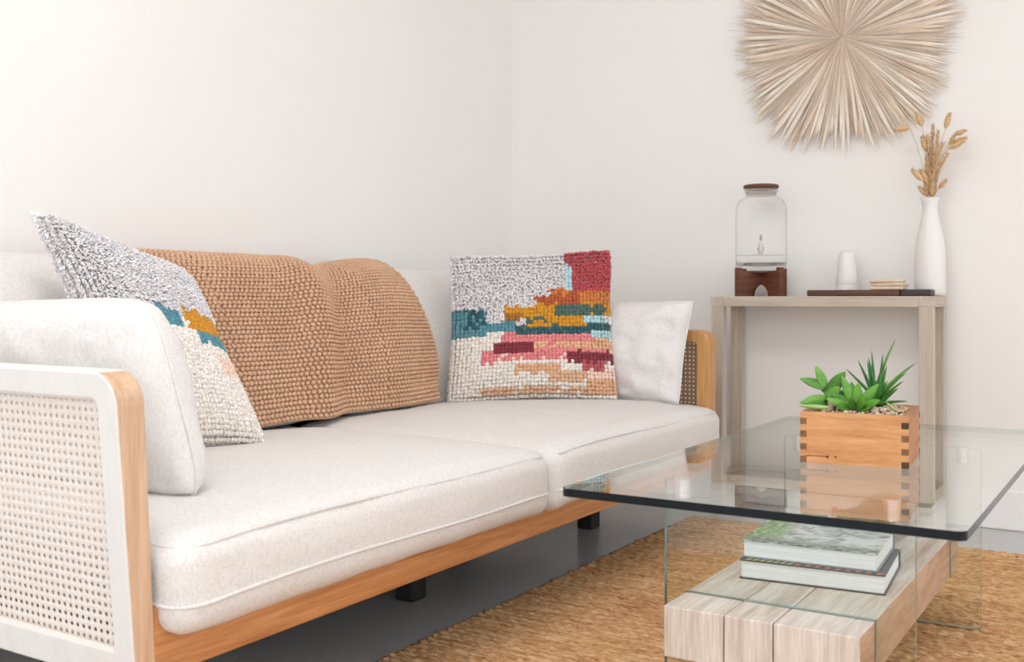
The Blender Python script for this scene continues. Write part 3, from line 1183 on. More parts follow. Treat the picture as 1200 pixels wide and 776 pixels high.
# ------------------------------------------------------------------ console table
CONS = thing('console_table', (-1.015, 3.73, 0), 'taupe wooden open-frame console table against the white wall', 'console table')
CX0, CX1, CY0, CY1, CT = -1.395, -0.635, 3.61, 3.855, 0.788
PW = 0.044
for x0 in (CX0, CX1 - PW):
    for y0 in (CY0, CY1 - PW):
        v, f = box_vf((x0, y0, 0), (x0 + PW, y0 + PW, CT - 0.036))
        part(CONS, 'post', v, f, M['taupe_z'], bevel=0.002)
for y0 in (CY0, CY1 - PW):
    v, f = box_vf((CX0 + PW, y0, CT - 0.036), (CX1 - PW, y0 + PW, CT))
    part(CONS, 'top_rail', v, f, M['taupe_x'], bevel=0.002)
for x0 in (CX0, CX1 - PW):
    v, f = box_vf((x0, CY0, CT - 0.036), (x0 + PW, CY1, CT))
    part(CONS, 'end_rail', v, f, M['taupe_y'], bevel=0.002)
v, f = box_vf((CX0 + PW, CY0 + PW, CT - 0.022), (CX1 - PW, CY1 - PW, CT - 0.001))
part(CONS, 'top_panel', v, f, M['taupe_x'], bevel=0.001)
for x0 in (CX0, CX1 - PW):
    v, f = box_vf((x0, CY0 + PW, 0.0), (x0 + PW, CY1 - PW, 0.036))
    part(CONS, 'foot_rail', v, f, M['taupe_y'], bevel=0.002)

# ------------------------------------------------------------------ drink dispenser and its stand
DX, DY = -1.250, 3.735
ST = thing('dispenser_stand', (DX, DY, CT), 'dark walnut cross stand with arched feet under the glass dispenser', 'stand')


def stand_board(a, w, hgt, th, notch):
    """arched board outline in its own plane, extruded"""
    pts = [(-w, 0), (-w, hgt + 0.012), (-w + 0.017, hgt + 0.012), (-w + 0.017, hgt), (w - 0.017, hgt), (w - 0.017, hgt + 0.012), (w, hgt + 0.012), (w, 0)]
    for k in range(11):
        t = PI * k / 10
        pts.append((0.05 * math.cos(t), 0.042 * math.sin(t) + (0.0 if k in (0, 10) else 0.002)))
    V = []
    n = len(pts)
    for s in (-1, 1):
        for x, z in pts:
            V.append(rot2((DX + x, DY + s * th / 2, CT + z), a, (DX, DY)))
    Fc = [tuple(range(n)), tuple(range(2 * n - 1, n - 1, -1))]
    for k in range(n):
        k2 = (k + 1) % n
        Fc.append((k, n + k, n + k2, k2))
    return V, Fc


for a in (math.radians(58), math.radians(-32)):
    v, f = stand_board(a, 0.112, 0.092, 0.02, 0)
    part(ST, 'cross_board', v, f, M['walnut'])
v, f = lathe([(0.0, CT + 0.086), (0.05, CT + 0.086), (0.05, CT + 0.092), (0.0, CT + 0.092)], 24, (DX, DY))
part(ST, 'centre_disc', v, f, M['walnut'])

JZ = CT + 0.0925
JAR = thing('drink_dispenser', (DX, DY, JZ), 'clear glass drink dispenser with wooden lid and small tap', 'dispenser')
ro = [(0.0, 0.0), (0.07, 0.0), (0.086, 0.006), (0.091, 0.02), (0.092, 0.05), (0.092, 0.20), (0.090, 0.235), (0.080, 0.258), (0.062, 0.268), (0.056, 0.274), (0.056, 0.288)]
ri = [(0.052, 0.288), (0.052, 0.272), (0.060, 0.262), (0.076, 0.252), (0.086, 0.232), (0.088, 0.20), (0.088, 0.05), (0.087, 0.03), (0.080, 0.022), (0.0, 0.02)]
v, f = lathe([(r_, JZ + z) for r_, z in [(0.0, 0.020), (0.080, 0.022), (0.0895, 0.030), (0.0905, 0.026)] + ro[3:] + [(0.052, 0.288), (0.052, 0.274)]], 56, (DX, DY))
jar = part(JAR, 'glass_jar', v, f, M['jar_glass'], smooth=True)
v, f = lathe([(0.0, JZ), (0.07, JZ), (0.086, JZ + 0.006), (0.091, JZ + 0.02)], 56, (DX, DY))
part(jar, 'glass_base', v, f, M['jar_glass'], smooth=True)
v, f = lathe([(0.0, JZ + 0.058), (0.0885, JZ + 0.058), (0.0905, JZ + 0.0605)], 48, (DX, DY))
part(JAR, 'water', v, f, M['water'], smooth=True)
v, f = lathe([(0.0, JZ + 0.302), (0.062, JZ + 0.302), (0.064, JZ + 0.306), (0.064, JZ + 0.312), (0.060, JZ + 0.315), (0.0, JZ + 0.315)], 40, (DX, DY))
lid = part(JAR, 'lid', v, f, M['walnut'], label='dark wooden lid with a clear rim')
v, f = lathe([(0.049, JZ + 0.276), (0.0515, JZ + 0.277), (0.056, JZ + 0.2885), (0.061, JZ + 0.2885), (0.061, JZ + 0.301), (0.0, JZ + 0.301), (0.0, JZ + 0.296), (0.045, JZ + 0.296)], 40, (DX, DY))
part(lid, 'seal_ring', v, f, M['clear_plastic'], smooth=True)
# tap on the side facing the room (towards -Y +X)
ta = math.radians(-72)
tx, ty = math.cos(ta), math.sin(ta)


def on_jar(r_, z):
    return (DX + tx * r_, DY + ty * r_, JZ + z)


q = MB()
v, f = tube([on_jar(0.0925, 0.078), on_jar(0.098, 0.078)], 0.013, 16); q.add(v, f)
v, f = tube([on_jar(0.098, 0.078), on_jar(0.128, 0.078)], 0.006, 12); q.add(v, f)
v, f = tube([on_jar(0.126, 0.104), on_jar(0.126, 0.098), on_jar(0.126, 0.06), on_jar(0.126, 0.056)], [0.006, 0.0085, 0.0085, 0.006], 14); q.add(v, f)
tap = part(JAR, 'tap', q.v, q.f, M['tap'], smooth=True, label='small pale tap')
v, f = tube([on_jar(0.126, 0.104), on_jar(0.126, 0.118), on_jar(0.140, 0.124), on_jar(0.150, 0.122)], [0.004, 0.005, 0.005, 0.004], 10)
part(tap, 'tap_lever', v, f, M['tap'], smooth=True)

# ------------------------------------------------------------------ white vessels
def vessel(name, cx, cy, prof, mat, label, cat):
    v, f = lathe([(r_, CT + z) for r_, z in prof], 48, (cx, cy))
    return solo(name, v, f, mat, label, cat, smooth=True)


VX, VY = -0.672, 3.765
vessel('bottle_vase', VX, VY, [(0.0, 0.001), (0.040, 0.001), (0.047, 0.006), (0.050, 0.02), (0.050, 0.12), (0.048, 0.165), (0.042, 0.205), (0.033, 0.245), (0.026, 0.275),
                             (0.0235, 0.298), (0.026, 0.318), (0.033, 0.334), (0.030, 0.334), (0.022, 0.315), (0.019, 0.298), (0.022, 0.27), (0.03, 0.235), (0.04, 0.19), (0.04, 0.02), (0.0, 0.015)],
       M['ceramic'], 'tall white ceramic bottle vase holding dried grasses', 'vase')
vessel('diffuser', -0.951, 3.775, [(0.0, 0.0005), (0.037, 0.0005), (0.039, 0.004), (0.039, 0.036), (0.0375, 0.0385), (0.0385, 0.041), (0.037, 0.06), (0.031, 0.12), (0.027, 0.152), (0.022, 0.158), (0.008, 0.160), (0.006, 0.154), (0.0, 0.154)],
       M['ceramic_matte'], 'small tapered white ceramic diffuser behind the dark board', 'diffuser')

# board and coasters
BRD = thing('serving_board', (-0.845, 3.685, CT), 'long dark walnut serving board on the console', 'serving board')
v, f = box_vf((-1.052, 3.63, CT + 0.0005), (-0.745, 3.735, CT + 0.0215))
part(BRD, 'board', v, f, M['walnut_x'], bevel=0.004)
v, f = box_vf((-0.745, 3.645, CT + 0.0005), (-0.648, 3.72, CT + 0.0225))
part(BRD, 'board_end', v, f, M['dark_board'], bevel=0.004)
for k, (dx, a, hh) in enumerate(((0, 0.04, 0.0125), (0.002, -0.06, 0.0115), (-0.003, 0.1, 0.010))):
    z0 = CT + 0.022 + sum((0.0125, 0.0115, 0.010)[:k])
    v, f = box_vf((-0.842 + dx, 3.635, z0), (-0.735 + dx, 3.725, z0 + hh - 0.0006))
    v = rotz(v, a, (-0.788, 3.68))
    lab = ('pale wooden coaster at the bottom of the stack of three', 'pale wooden coaster in the middle of the stack of three', 'pale wooden coaster on top of the stack of three')[k]
    solo('coaster', v, f, M['coaster'], lab, 'coaster', 'coasters stacked on the board', bevel=0.004)


# ------------------------------------------------------------------ dried grasses
def stem_path(tip, neck=(VX, VY, CT + 0.30), n=10, j=0.0):
    p0 = Vector((VX + random.uniform(-0.008, 0.008), VY + random.uniform(-0.008, 0.008), CT + 0.06))
    p1 = Vector(neck) + Vector((random.uniform(-0.012, 0.012), random.uniform(-0.012, 0.012), 0.03))
    p2 = Vector(tip)
    out = []
    for i in range(n + 1):
        t = i / n
        if t < 0.5:
            out.append(p0.lerp(p1, t * 2))
        else:
            s = (t - 0.5) * 2
            mid = p1 + Vector((0, 0, (p2 - p1).length * 0.45))
            out.append(p1 * (1 - s) ** 2 + mid * 2 * s * (1 - s) + p2 * s * s)
    return out


def seed_head(c, d, ln, rad, fuzz, seed):
    """plump fuzzy head made of many small bristle scales on a spindle"""
    rnd = random.Random(seed)
    q = MB()
    d = Vector(d).normalized()
    a = d.orthogonal().normalized()
    b_ = d.cross(a)
    path, rr = [], []
    for i in range(9):
        t = i / 8
        path.append(Vector(c) + d * (t - 0.5) * ln)
        rr.append(rad * (math.sin(PI * (0.06 + 0.9 * t)) ** 0.7) * (1 - 0.25 * t))
    v, f = tube(path, rr, 8)
    q.add(v, f)
    for k in range(fuzz):
        t = rnd.random()
        an = rnd.uniform(0, 2 * PI)
        r0 = rad * (math.sin(PI * (0.06 + 0.9 * t)) ** 0.7) * (1 - 0.25 * t)
        o = a * math.cos(an) + b_ * math.sin(an)
        p = Vector(c) + d * (t - 0.5) * ln + o * r0 * 0.8
        tip = p + (d * 0.9 + o * 0.7) * rad * rnd.uniform(0.7, 1.3)
        sd = d.cross(o) * rad * 0.12
        q.add([p - sd, p + sd, tip], [(0, 1, 2)])
    return q


HX, HZ = VX, CT + 0.334
heads = [(1059, 150, 95, 0.052), (1081, 141, 20, 0.048), (1116, 146, -15, 0.048), (1130, 160, -75, 0.040), (1127, 168, -68, 0.046), (1126, 174, -66, 0.050),
         (1086, 169, 12, 0.052), (1079, 206, 40, 0.05), (1087, 208, 25, 0.05), (1084, 225, 35, 0.038), (1107, 217, -40, 0.036), (1091, 164, 10, 0.03), (1119, 166, -30, 0.035)]
head_labels = ['dried stem whose seed head lies sideways alone towards the straw sunburst', 'dried stem with an upright seed head beside the sideways one, above the vase',
               'dried stem with the topmost seed head leaning away from the sunburst', 'dried stem with the uppermost seed head of a drooping trio', 'dried stem with the middle seed head of a drooping trio',
               'dried stem with the lowest seed head of a drooping trio', 'dried stem with a plump seed head halfway up against the feathery plumes', None, None,
               'short dried stem with a seed head low at the vase rim, sunburst side', 'short dried stem with one seed head low at the vase rim, away from the sunburst', None, None]
for k, (px, py, tilt, ln) in enumerate(heads):
    dx = (px - 1093) / 372.0
    dz = (233 - py) / 346.0
    dy = random.uniform(-0.03, 0.02)
    c = Vector((HX + dx * 0.97, VY + dy, HZ + dz))
    a = math.radians(tilt)
    d = Vector((-math.sin(a), -0.1, math.cos(a)))
    th = thing('dried_grass_stem', (VX, VY, CT + 0.06), head_labels[k] or 'dried stem with a tan seed head packed within the bunch in the vase', 'dried grass', 'dried grass stems in the bottle vase')
    pth = stem_path(c - d * ln * 0.5)
    v, f = tube(pth, 0.0009, 5)
    part(th, 'stalk', v, f, M['stalk'], smooth=True)
    q = seed_head(c, d, ln, ln * 0.185 + 0.0015, 170, k)
    part(th, 'seed_head', q.v, q.f, M['bunny'], smooth=True)
plumes = [(1097, 150, 3), (1104, 158, -8), (1092, 175, 6), (1110, 172, -16), (1100, 190, -4), (1090, 195, 8), (1115, 185, -28)]
for k, (px, py, tilt) in enumerate(plumes):
    dx = (px - 1093) / 372.0
    dz = (233 - py) / 346.0
    tip = Vector((HX + dx, VY + random.uniform(-0.015, 0.015), HZ + dz))
    th = thing('dried_plume', (VX, VY, CT + 0.06), 'feathery brown dried grass plume among the seed heads in the vase', 'dried grass', 'feathery plumes in the bottle vase')
    pth = stem_path(tip, n=14)
    v, f = tube(pth, 0.0009, 5)
    part(th, 'stalk', v, f, M['stalk'], smooth=True)
    q = MB()
    rnd = random.Random(50 + k)
    for s in range(420):
        t = 0.52 + 0.48 * rnd.random()
        i = min(int(t * 14), 13)
        p = pth[i].lerp(pth[i + 1], t * 14 - i)
        an = rnd.uniform(0, 2 * PI)
        o = Vector((math.cos(an), math.sin(an), 0))
        ln = 0.030 * rnd.uniform(0.5, 1.1) * (1.15 - 0.5 * (t - 0.52) / 0.48)
        tp = p + (Vector((0, 0, 1)) * 0.95 + o * 0.5).normalized() * ln
        sd = o.cross(Vector((0, 0, 1))) * 0.0016
        md = p.lerp(tp, 0.5) + o * 0.001
        q.add([p - sd * 0.5, p + sd * 0.5, md + sd, md - sd, tp], [(0, 1, 2, 3), (3, 2, 4)])
    part(th, 'plume', q.v, q.f, M['bunny2' if k % 2 == 0 else 'bunny'], kind='stuff')

# ------------------------------------------------------------------ sunburst wall hanging
SBX, SBZ, SBY = -0.986, 1.725, YF
SUN = thing('sunburst_wall_hanging', (SBX, SBY, SBZ), 'round woven straw sunburst hanging on the white wall', 'wall hanging')


def reed_mesh(i, mat):
    """unit-length tapered strip along +X, lying in XZ, slightly arched"""
    q = MB()
    st = [(0.0, 0.0012), (0.25, 0.0040), (0.55, 0.0058), (0.8, 0.0054), (0.93, 0.0034), (1.0, 0.0008)]
    for x, w in st:
        pass
    V, Fc = [], []
    bend = (0.006, -0.004, 0.010, 0.0, -0.008)[i]
    for x, w in st:
        z = bend * math.sin(PI * x)
        V += [(x, 0.0010, z - w), (x, -0.0012, z), (x, 0.0010, z + w), (x, 0.0016, z)]
    for k in range(len(st) - 1):
        o = 4 * k
        for a in range(4):
            b_ = (a + 1) % 4
            Fc.append((o + a, o + 4 + a, o + 4 + b_, o + b_))
    Fc += [(0, 1, 2, 3), (len(V) - 1, len(V) - 2, len(V) - 3, len(V) - 4)]
    return new_mesh('reed', V, Fc, mat)


reed_meshes = [reed_mesh(i, M['straw%d' % i]) for i in range(5)]
NREED = 290
rnd = random.Random(11)
for k in range(NREED):
    ang = 2 * PI * (k + rnd.uniform(-0.35, 0.35)) / NREED
    lnth = 0.350 + 0.075 * rnd.random() + 0.02 * math.sin(5 * ang) - 0.01 * math.cos(2 * ang)
    if rnd.random() < 0.25:
        lnth += 0.02
    o = bpy.data.objects.new('reed', reed_meshes[rnd.choices(range(5), (5, 5, 3, 4, 1))[0]])
    COL.objects.link(o)
    o.parent = SUN
    o.location = (0, -0.026 - 0.006 * (k % 3) + rnd.uniform(-0.001, 0.001), 0)
    o.rotation_euler = (0, -ang, 0)
    o.rotation_euler = Matrix.Rotation(-ang, 4, 'Y').to_euler()
    # fan slightly towards the wall at the tips
    o.rotation_euler = (Matrix.Rotation(-ang, 4, 'Y') @ Matrix.Rotation(math.radians(rnd.uniform(-1.6, 2.6)), 4, 'Z')).to_euler()
    o.scale = (lnth, 1.0, rnd.uniform(0.85, 1.25))
# the remaining finer straws, joined
VV, FF, MI, o_ = [], [], [], 0
for k in range(420):
    ang = 2 * PI * (k + rnd.uniform(-0.5, 0.5)) / 420
    lnth = 0.335 + 0.095 * rnd.random() + 0.02 * math.sin(5 * ang)
    y_ = SBY - 0.0415 + rnd.uniform(-0.002, 0.002)
    bend = rnd.uniform(-0.012, 0.012)
    ca, sa = math.cos(ang), math.sin(ang)
    for x, w in ((0.02, 0.0006), (0.45, 0.0014), (0.85, 0.0015), (1.0, 0.0005)):
        c0 = bend * math.sin(PI * x) * lnth
        yy2 = y_ + 0.010 * x * x
        for dz_, dy_ in ((c0 - w, 0.0005), (c0, -0.0009), (c0 + w, 0.0005)):
            r1 = x * lnth
            VV.append((SBX + r1 * ca - dz_ * sa, yy2 + dy_, SBZ + r1 * sa + dz_ * ca))
    for st_ in range(3):
        for a_ in range(3):
            b2 = (a_ + 1) % 3
            FF.append((o_ + st_ * 3 + a_, o_ + st_ * 3 + b2, o_ + st_ * 3 + 3 + b2, o_ + st_ * 3 + 3 + a_))
            MI.append(k % 5)
    o_ += 12
part(SUN, 'fine_straws', VV, FF, [M['straw%d' % i] for i in range(5)], MI, kind='stuff')
# woven weft rings and backing disc
q = MB()
for i in range(30):
    rr = 0.012 + i * 0.0094
    n = 60
    pts = [(SBX + rr * math.cos(2 * PI * t / n), SBY - 0.0405 - 0.0014 * ((t + i) % 2), SBZ + rr * math.sin(2 * PI * t / n)) for t in range(n)]
    v, f = tube(pts, 0.00065, 4, closed=True)
    q.add(v, f)
part(SUN, 'woven_rings', q.v, q.f, M['weft'])
n = 48
V = []
for yy_ in (SBY - 0.001, SBY - 0.022):
    for t in range(n):
        V.append((SBX + 0.27 * math.cos(2 * PI * t / n), yy_, SBZ + 0.27 * math.sin(2 * PI * t / n)))
Fc = [tuple(range(n)), tuple(range(2 * n - 1, n - 1, -1))] + [(k, n + k, n + (k + 1) % n, (k + 1) % n) for k in range(n)]
part(SUN, 'backing_disc', V, Fc, M['straw0'])

# ------------------------------------------------------------------ coffee table
TX0, TX1, TY0, TY1, TT = -0.893, -0.236, 1.592, 2.912, 0.45
TBL = thing('coffee_table', (-0.565, 2.25, 0), 'glass coffee table with pale washed wood beam base', 'coffee table')


def slab(x0, x1, y0, y1, z0, z1, rad, n=6):
    pts = []
    for cx, cy, a0 in ((x1 - rad, y1 - rad, 0), (x0 + rad, y1 - rad, 90), (x0 + rad, y0 + rad, 180), (x1 - rad, y0 + rad, 270)):
        for k in range(n + 1):
            a = math.radians(a0 + 90 * k / n)
            pts.append((cx + rad * math.cos(a), cy + rad * math.sin(a)))
    m_ = len(pts)
    V = [(x, y, z0) for x, y in pts] + [(x, y, z1) for x, y in pts]
    Fc = [tuple(range(m_ - 1, -1, -1)), tuple(range(m_, 2 * m_))]
    for k in range(m_):
        k2 = (k + 1) % m_
        Fc.append((k, k2, m_ + k2, m_ + k))
    return V, Fc


v, f = slab(TX0, TX1, TY0, TY1, TT - 0.014, TT, 0.016)
top = part(TBL, 'glass_top', v, f, [M['glass'], M['edge'], M['soft_edge']], [0, 0] + [2 if k < 14 else 1 for k in range(len(f) - 2)])

BX0, BX1, BZ0, BZ1 = -0.774, -0.424, 0.127, 0.22
BYA, BYB = 1.768, 2.735
LEGX0, LEGX1 = -0.817, -0.357


def leg_with_slot(yc):
    """upright glass sheet with a rectangular opening round the beam"""
    t = 0.006
    g = 0.001
    z1 = TT - 0.018
    xs = [LEGX0, BX0 - g, BX1 + g, LEGX1]
    zs = [0.0155, BZ0 - g, BZ1 + g, z1]
    V, Fc = [], []
    for y in (yc - t, yc + t):
        for z in zs:
            for x in xs:
                V.append((x, y, z))
    def id_(s, i, j): return s * 16 + j * 4 + i
    for i in range(3):
        for j in range(3):
            if i == 1 and j == 1:
                continue
            Fc.append((id_(0, i, j), id_(0, i + 1, j), id_(0, i + 1, j + 1), id_(0, i, j + 1)))
            Fc.append((id_(1, i, j), id_(1, i, j + 1), id_(1, i + 1, j + 1), id_(1, i + 1, j)))
    for i in range(3):
        Fc.append((id_(0, i, 0), id_(1, i, 0), id_(1, i + 1, 0), id_(0, i + 1, 0)))
        Fc.append((id_(0, i, 3), id_(0, i + 1, 3), id_(1, i + 1, 3), id_(1, i, 3)))
        Fc.append((id_(0, 0, i), id_(0, 0, i + 1), id_(1, 0, i + 1), id_(1, 0, i)))
        Fc.append((id_(0, 3, i), id_(1, 3, i), id_(1, 3, i + 1), id_(0, 3, i + 1)))
    Fc.append((id_(0, 1, 1), id_(0, 2, 1), id_(1, 2, 1), id_(1, 1, 1)))
    Fc.append((id_(0, 1, 2), id_(1, 1, 2), id_(1, 2, 2), id_(0, 2, 2)))
    Fc.append((id_(0, 1, 1), id_(1, 1, 1), id_(1, 1, 2), id_(0, 1, 2)))
    Fc.append((id_(0, 2, 1), id_(0, 2, 2), id_(1, 2, 2), id_(1, 2, 1)))
    return V, Fc


for yc in (1.876, 2.625):
    v, f = leg_with_slot(yc)
    part(TBL, 'glass_leg', v, f, [M['leg_glass'], M['leg_edge']], [0] * 16 + [1] * (len(f) - 16))
    for x in (LEGX0 + 0.035, LEGX1 - 0.04):
        prof = [(0.0, TT - 0.052), (0.0135, TT - 0.052), (0.0135, TT - 0.0205), (0.016, TT - 0.0205), (0.016, TT - 0.0145), (0.0, TT - 0.0145)]
        v, f = lathe(prof, 24, (x, yc))
        part(TBL, 'fixing_stud', v, f, M['chrome'], smooth=False, bevel=0.0006, segs=1)

# beam of three planks with dark joints; end and top pale, sides warmer
pl = [(-0.774, -0.661), (-0.659, -0.572), (-0.570, -0.424)]
beam = None
for k, (a, b_) in enumerate(pl):
    v, f = box_vf((a, BYA, BZ0), (b_, BYB, BZ1))
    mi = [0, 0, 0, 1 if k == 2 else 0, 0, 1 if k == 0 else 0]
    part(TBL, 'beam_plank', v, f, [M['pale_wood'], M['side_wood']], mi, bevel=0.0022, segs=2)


# ------------------------------------------------------------------ books on the beam
def book(cx, cy, w, d, z0, h, ang, cover, board, label, marks=False):
    root = thing('book', (cx, cy, z0), label, 'book', 'large books stacked on the coffee table base')
    root.rotation_euler = (0, 0, ang)

    def bx(name, lo, hi, mat, parent=root, bevel=0.0, mi=None):
        v_, f_ = box_vf(lo, hi)
        o = link(name, new_mesh(name, v_, f_, mat, bevel=bevel, segs=1), parent)
        return o
    ct = 0.0028
    bx('page_block', (-w / 2 + 0.004, -d / 2 + 0.004, ct), (w / 2 - 0.004, d / 2 - 0.002, h - ct), M['paper'])
    bx('back_board', (-w / 2, -d / 2, 0), (w / 2, d / 2, ct), board, bevel=0.0006)
    top = bx('front_board', (-w / 2, -d / 2, h - ct), (w / 2, d / 2, h), cover, bevel=0.0006)
    bx('spine', (-w / 2, d / 2 - 0.002, ct), (w / 2, d / 2, h - ct), board)
    if marks:
        # printed dashes along the front of the cover
        for k in range(7):
            x = -w / 2 + 0.012 + k * 0.0135
            v_ = [(x, -d / 2 + 0.002, h + 0.0003), (x + 0.006, -d / 2 + 0.002, h + 0.0003), (x + 0.013, -d / 2 + 0.018, h + 0.0003), (x + 0.007, -d / 2 + 0.018, h + 0.0003)]
            link('print_dash', new_mesh('print_dash', v_, [(0, 1, 2, 3)], M['mark_lime']), top)
        for k in range(9):
            x = -w / 2 + 0.108 + k * 0.019
            v_ = [(x, -d / 2 + 0.002, h + 0.0003), (x + 0.010, -d / 2 + 0.002, h + 0.0003), (x + 0.012, -d / 2 + 0.014, h + 0.0003), (x + 0.002, -d / 2 + 0.014, h + 0.0003)]
            link('print_dash', new_mesh('print_dash', v_, [(0, 1, 2, 3)], M['mark_orange']), top)
    return root


book(-0.592, 2.147, 0.278, 0.235, BZ1 + 0.0005, 0.038, math.radians(5), M['cover_dark'], M['cover_dark'], 'thick book with dark striped cover lying under the landscape book', True)
book(-0.598, 2.155, 0.262, 0.225, BZ1 + 0.0395, 0.036, math.radians(4), M['cover_land'], M['cover_grey'], 'thick book with grey and green landscape cover on top of the other')

# ------------------------------------------------------------------ decanter lying on the beam behind the books
DC = Vector((-0.535, 2.47, BZ1 + 0.0605))
DEC = thing('decanter', (DC.x, DC.y, BZ1), 'round clear glass decanter with wooden stopper lying behind the books', 'decanter')
axis = Vector((-0.95, -0.30, 0.0)).normalized()


def lathe_axis(profile, n, c, ax):
    a = Vector((0, 0, 1)); b_ = ax.cross(a).normalized(); a = b_.cross(ax)
    V, Fc = [], []
    for t, r_ in profile:
        for k in range(n):
            an = 2 * PI * k / n
            V.append(c + ax * t + (a * math.cos(an) + b_ * math.sin(an)) * r_)
    for i in range(len(profile) - 1):
        for k in range(n):
            k2 = (k + 1) % n
            Fc.append((i * n + k, i * n + k2, (i + 1) * n + k2, (i + 1) * n + k))
    return V, Fc


outp = [(-0.058, 0.0), (-0.056, 0.02), (-0.046, 0.040), (-0.024, 0.0555), (0.0, 0.06), (0.026, 0.054), (0.048, 0.040), (0.066, 0.025), (0.085, 0.018), (0.105, 0.0175)]
inp = [(0.105, 0.0148), (0.085, 0.0150), (0.065, 0.0215), (0.046, 0.0370), (0.025, 0.0512), (0.0, 0.057), (-0.023, 0.0525), (-0.044, 0.0375), (-0.052, 0.02), (-0.0535, 0.0)]
v, f = lathe_axis(outp + inp, 40, DC, axis)
part(DEC, 'glass_body', v, f, M['copper_water'], smooth=True)
v, f = lathe_axis([(0.086, 0.0), (0.086, 0.0138), (0.106, 0.0146), (0.106, 0.021), (0.118, 0.021), (0.119, 0.0)], 24, DC, axis)
part(DEC, 'stopper', v, f, M['cork'])

# ------------------------------------------------------------------ planter box on the glass
PA = math.radians(5.5)
PC = (-0.531, 2.226)          # centre
PWd, PDp, PH, PT = 0.205, 0.232, 0.102, 0.0125
PL = thing('planter_box', (PC[0], PC[1], TT + 0.0004), 'finger-jointed pine planter box of succulents on the glass table', 'planter')
PL.rotation_euler = (0, 0, PA)


def pl_part(name, v_, f_, mats, mi=None, parent=None, smooth=False, bevel=0.0, label=None, kind=None):
    o = link(name, new_mesh(name, v_, f_, mats, mi, smooth, (0, 0, 0), bevel, 1), parent or PL)
    if label: o['label'] = label
    if kind: o['kind'] = kind
    return o


nf = 8                          # finger rows
fh = PH / nf
hw, hd = PWd / 2, PDp / 2
# long faces (front, back): full-width body between the corners plus fingers at even rows
for s in (-1, 1):
    q = MB()
    y0, y1 = (-hd, -hd + PT) if s < 0 else (hd - PT, hd)
    q.box((-hw + PT, y0, 0), (hw - PT, y1, PH))
    for k in range(nf):
        if k % 2 == 1:
            q.box((-hw, y0, k * fh), (-hw + PT, y1, (k + 1) * fh))
            q.box((hw - PT, y0, k * fh), (hw, y1, (k + 1) * fh))
    pl_part('front_board' if s < 0 else 'back_board', q.v, q.f, M['pine'])
for s in (-1, 1):
    q = MB()
    x0, x1 = (-hw, -hw + PT) if s < 0 else (hw - PT, hw)
    q.box((x0, -hd + PT, 0), (x1, hd - PT, PH))
    sb = pl_part('side_board', q.v, q.f, M['pine_side'])
    for k in range(nf):
        if k % 2 == 0:
            for ys in (-1, 1):
                ya_, yb_ = (-hd - 0.0003, -hd + PT) if ys < 0 else (hd - PT, hd + 0.0003)
                v, f = box_vf((x0 - (0.0003 if s < 0 else 0), ya_, k * fh + 0.0002), (x1 + (0.0003 if s > 0 else 0), yb_, (k + 1) * fh - 0.0002))
                pl_part('joint_finger', v, f, M['joint_dark'] if (s > 0 and k in (0, 6)) else M['joint_mid'], parent=sb)
v, f = box_vf((-hw + PT, -hd + PT, 0.002), (hw - PT, hd - PT, 0.012))
pl_part('bottom_board', v, f, M['pine_side'])
# soil, gently mounded
n = 24
V, Fc = [], []
for i in range(n + 1):
    for j in range(n + 1):
        x = (-hw + PT) + (PWd - 2 * PT) * i / n
        y = (-hd + PT) + (PDp - 2 * PT) * j / n
        u, w = -1 + 2 * i / n, -1 + 2 * j / n
        z = PH - 0.008 + 0.012 * (1 - u * u) * (1 - w * w) + 0.003 * fbm((x, y, 3), 60, 2)
        V.append((x, y, z))
for i in range(n):
    for j in range(n):
        a = i * (n + 1) + j
        Fc.append((a, a + n + 1, a + n + 2, a + 1))
pl_part('soil', V, Fc, M['soil'], smooth=True)
# pebbles
rnd = random.Random(3)
ico = bmesh.new()
bmesh.ops.create_icosphere(ico, subdivisions=1, radius=1.0)
IV = [tuple(vv.co) for vv in ico.verts]
IF = [tuple(x.index for x in fa.verts) for fa in ico.faces]
ico.free()
VV, FF, MI = [], [], []
for k in range(620):
    x, y = rnd.uniform(-hw + PT + 0.003, hw - PT - 0.003), rnd.uniform(-hd + PT + 0.003, hd - PT - 0.003)
    u, w = x / (hw - PT), y / (hd - PT)
    z = PH - 0.006 + 0.012 * (1 - u * u) * (1 - w * w)
    s = rnd.uniform(0.0025, 0.0062)
    sx, sy, sz = s * rnd.uniform(0.8, 1.5), s * rnd.uniform(0.8, 1.2), s * rnd.uniform(0.5, 0.9)
    an = rnd.uniform(0, 6.28)
    o = len(VV)
    for p in IV:
        jx = 1 + rnd.uniform(-0.15, 0.15)
        VV.append(rot2((p[0] * sx * jx, p[1] * sy * jx, p[2] * sz), an))
        VV[-1] = (VV[-1][0] + x, VV[-1][1] + y, VV[-1][2] + z + sz * 0.5)
    FF += [tuple(i + o for i in t) for t in IF]
    wts = (4, 2, 3, 3, 3) if u < 0 else (5, 3, 4, 1, 4)
    MI += [rnd.choices(range(5), wts)[0]] * len(IF)
pl_part('pebbles', VV, FF, [M['pebble%d' % i] for i in range(5)], MI, kind='stuff')


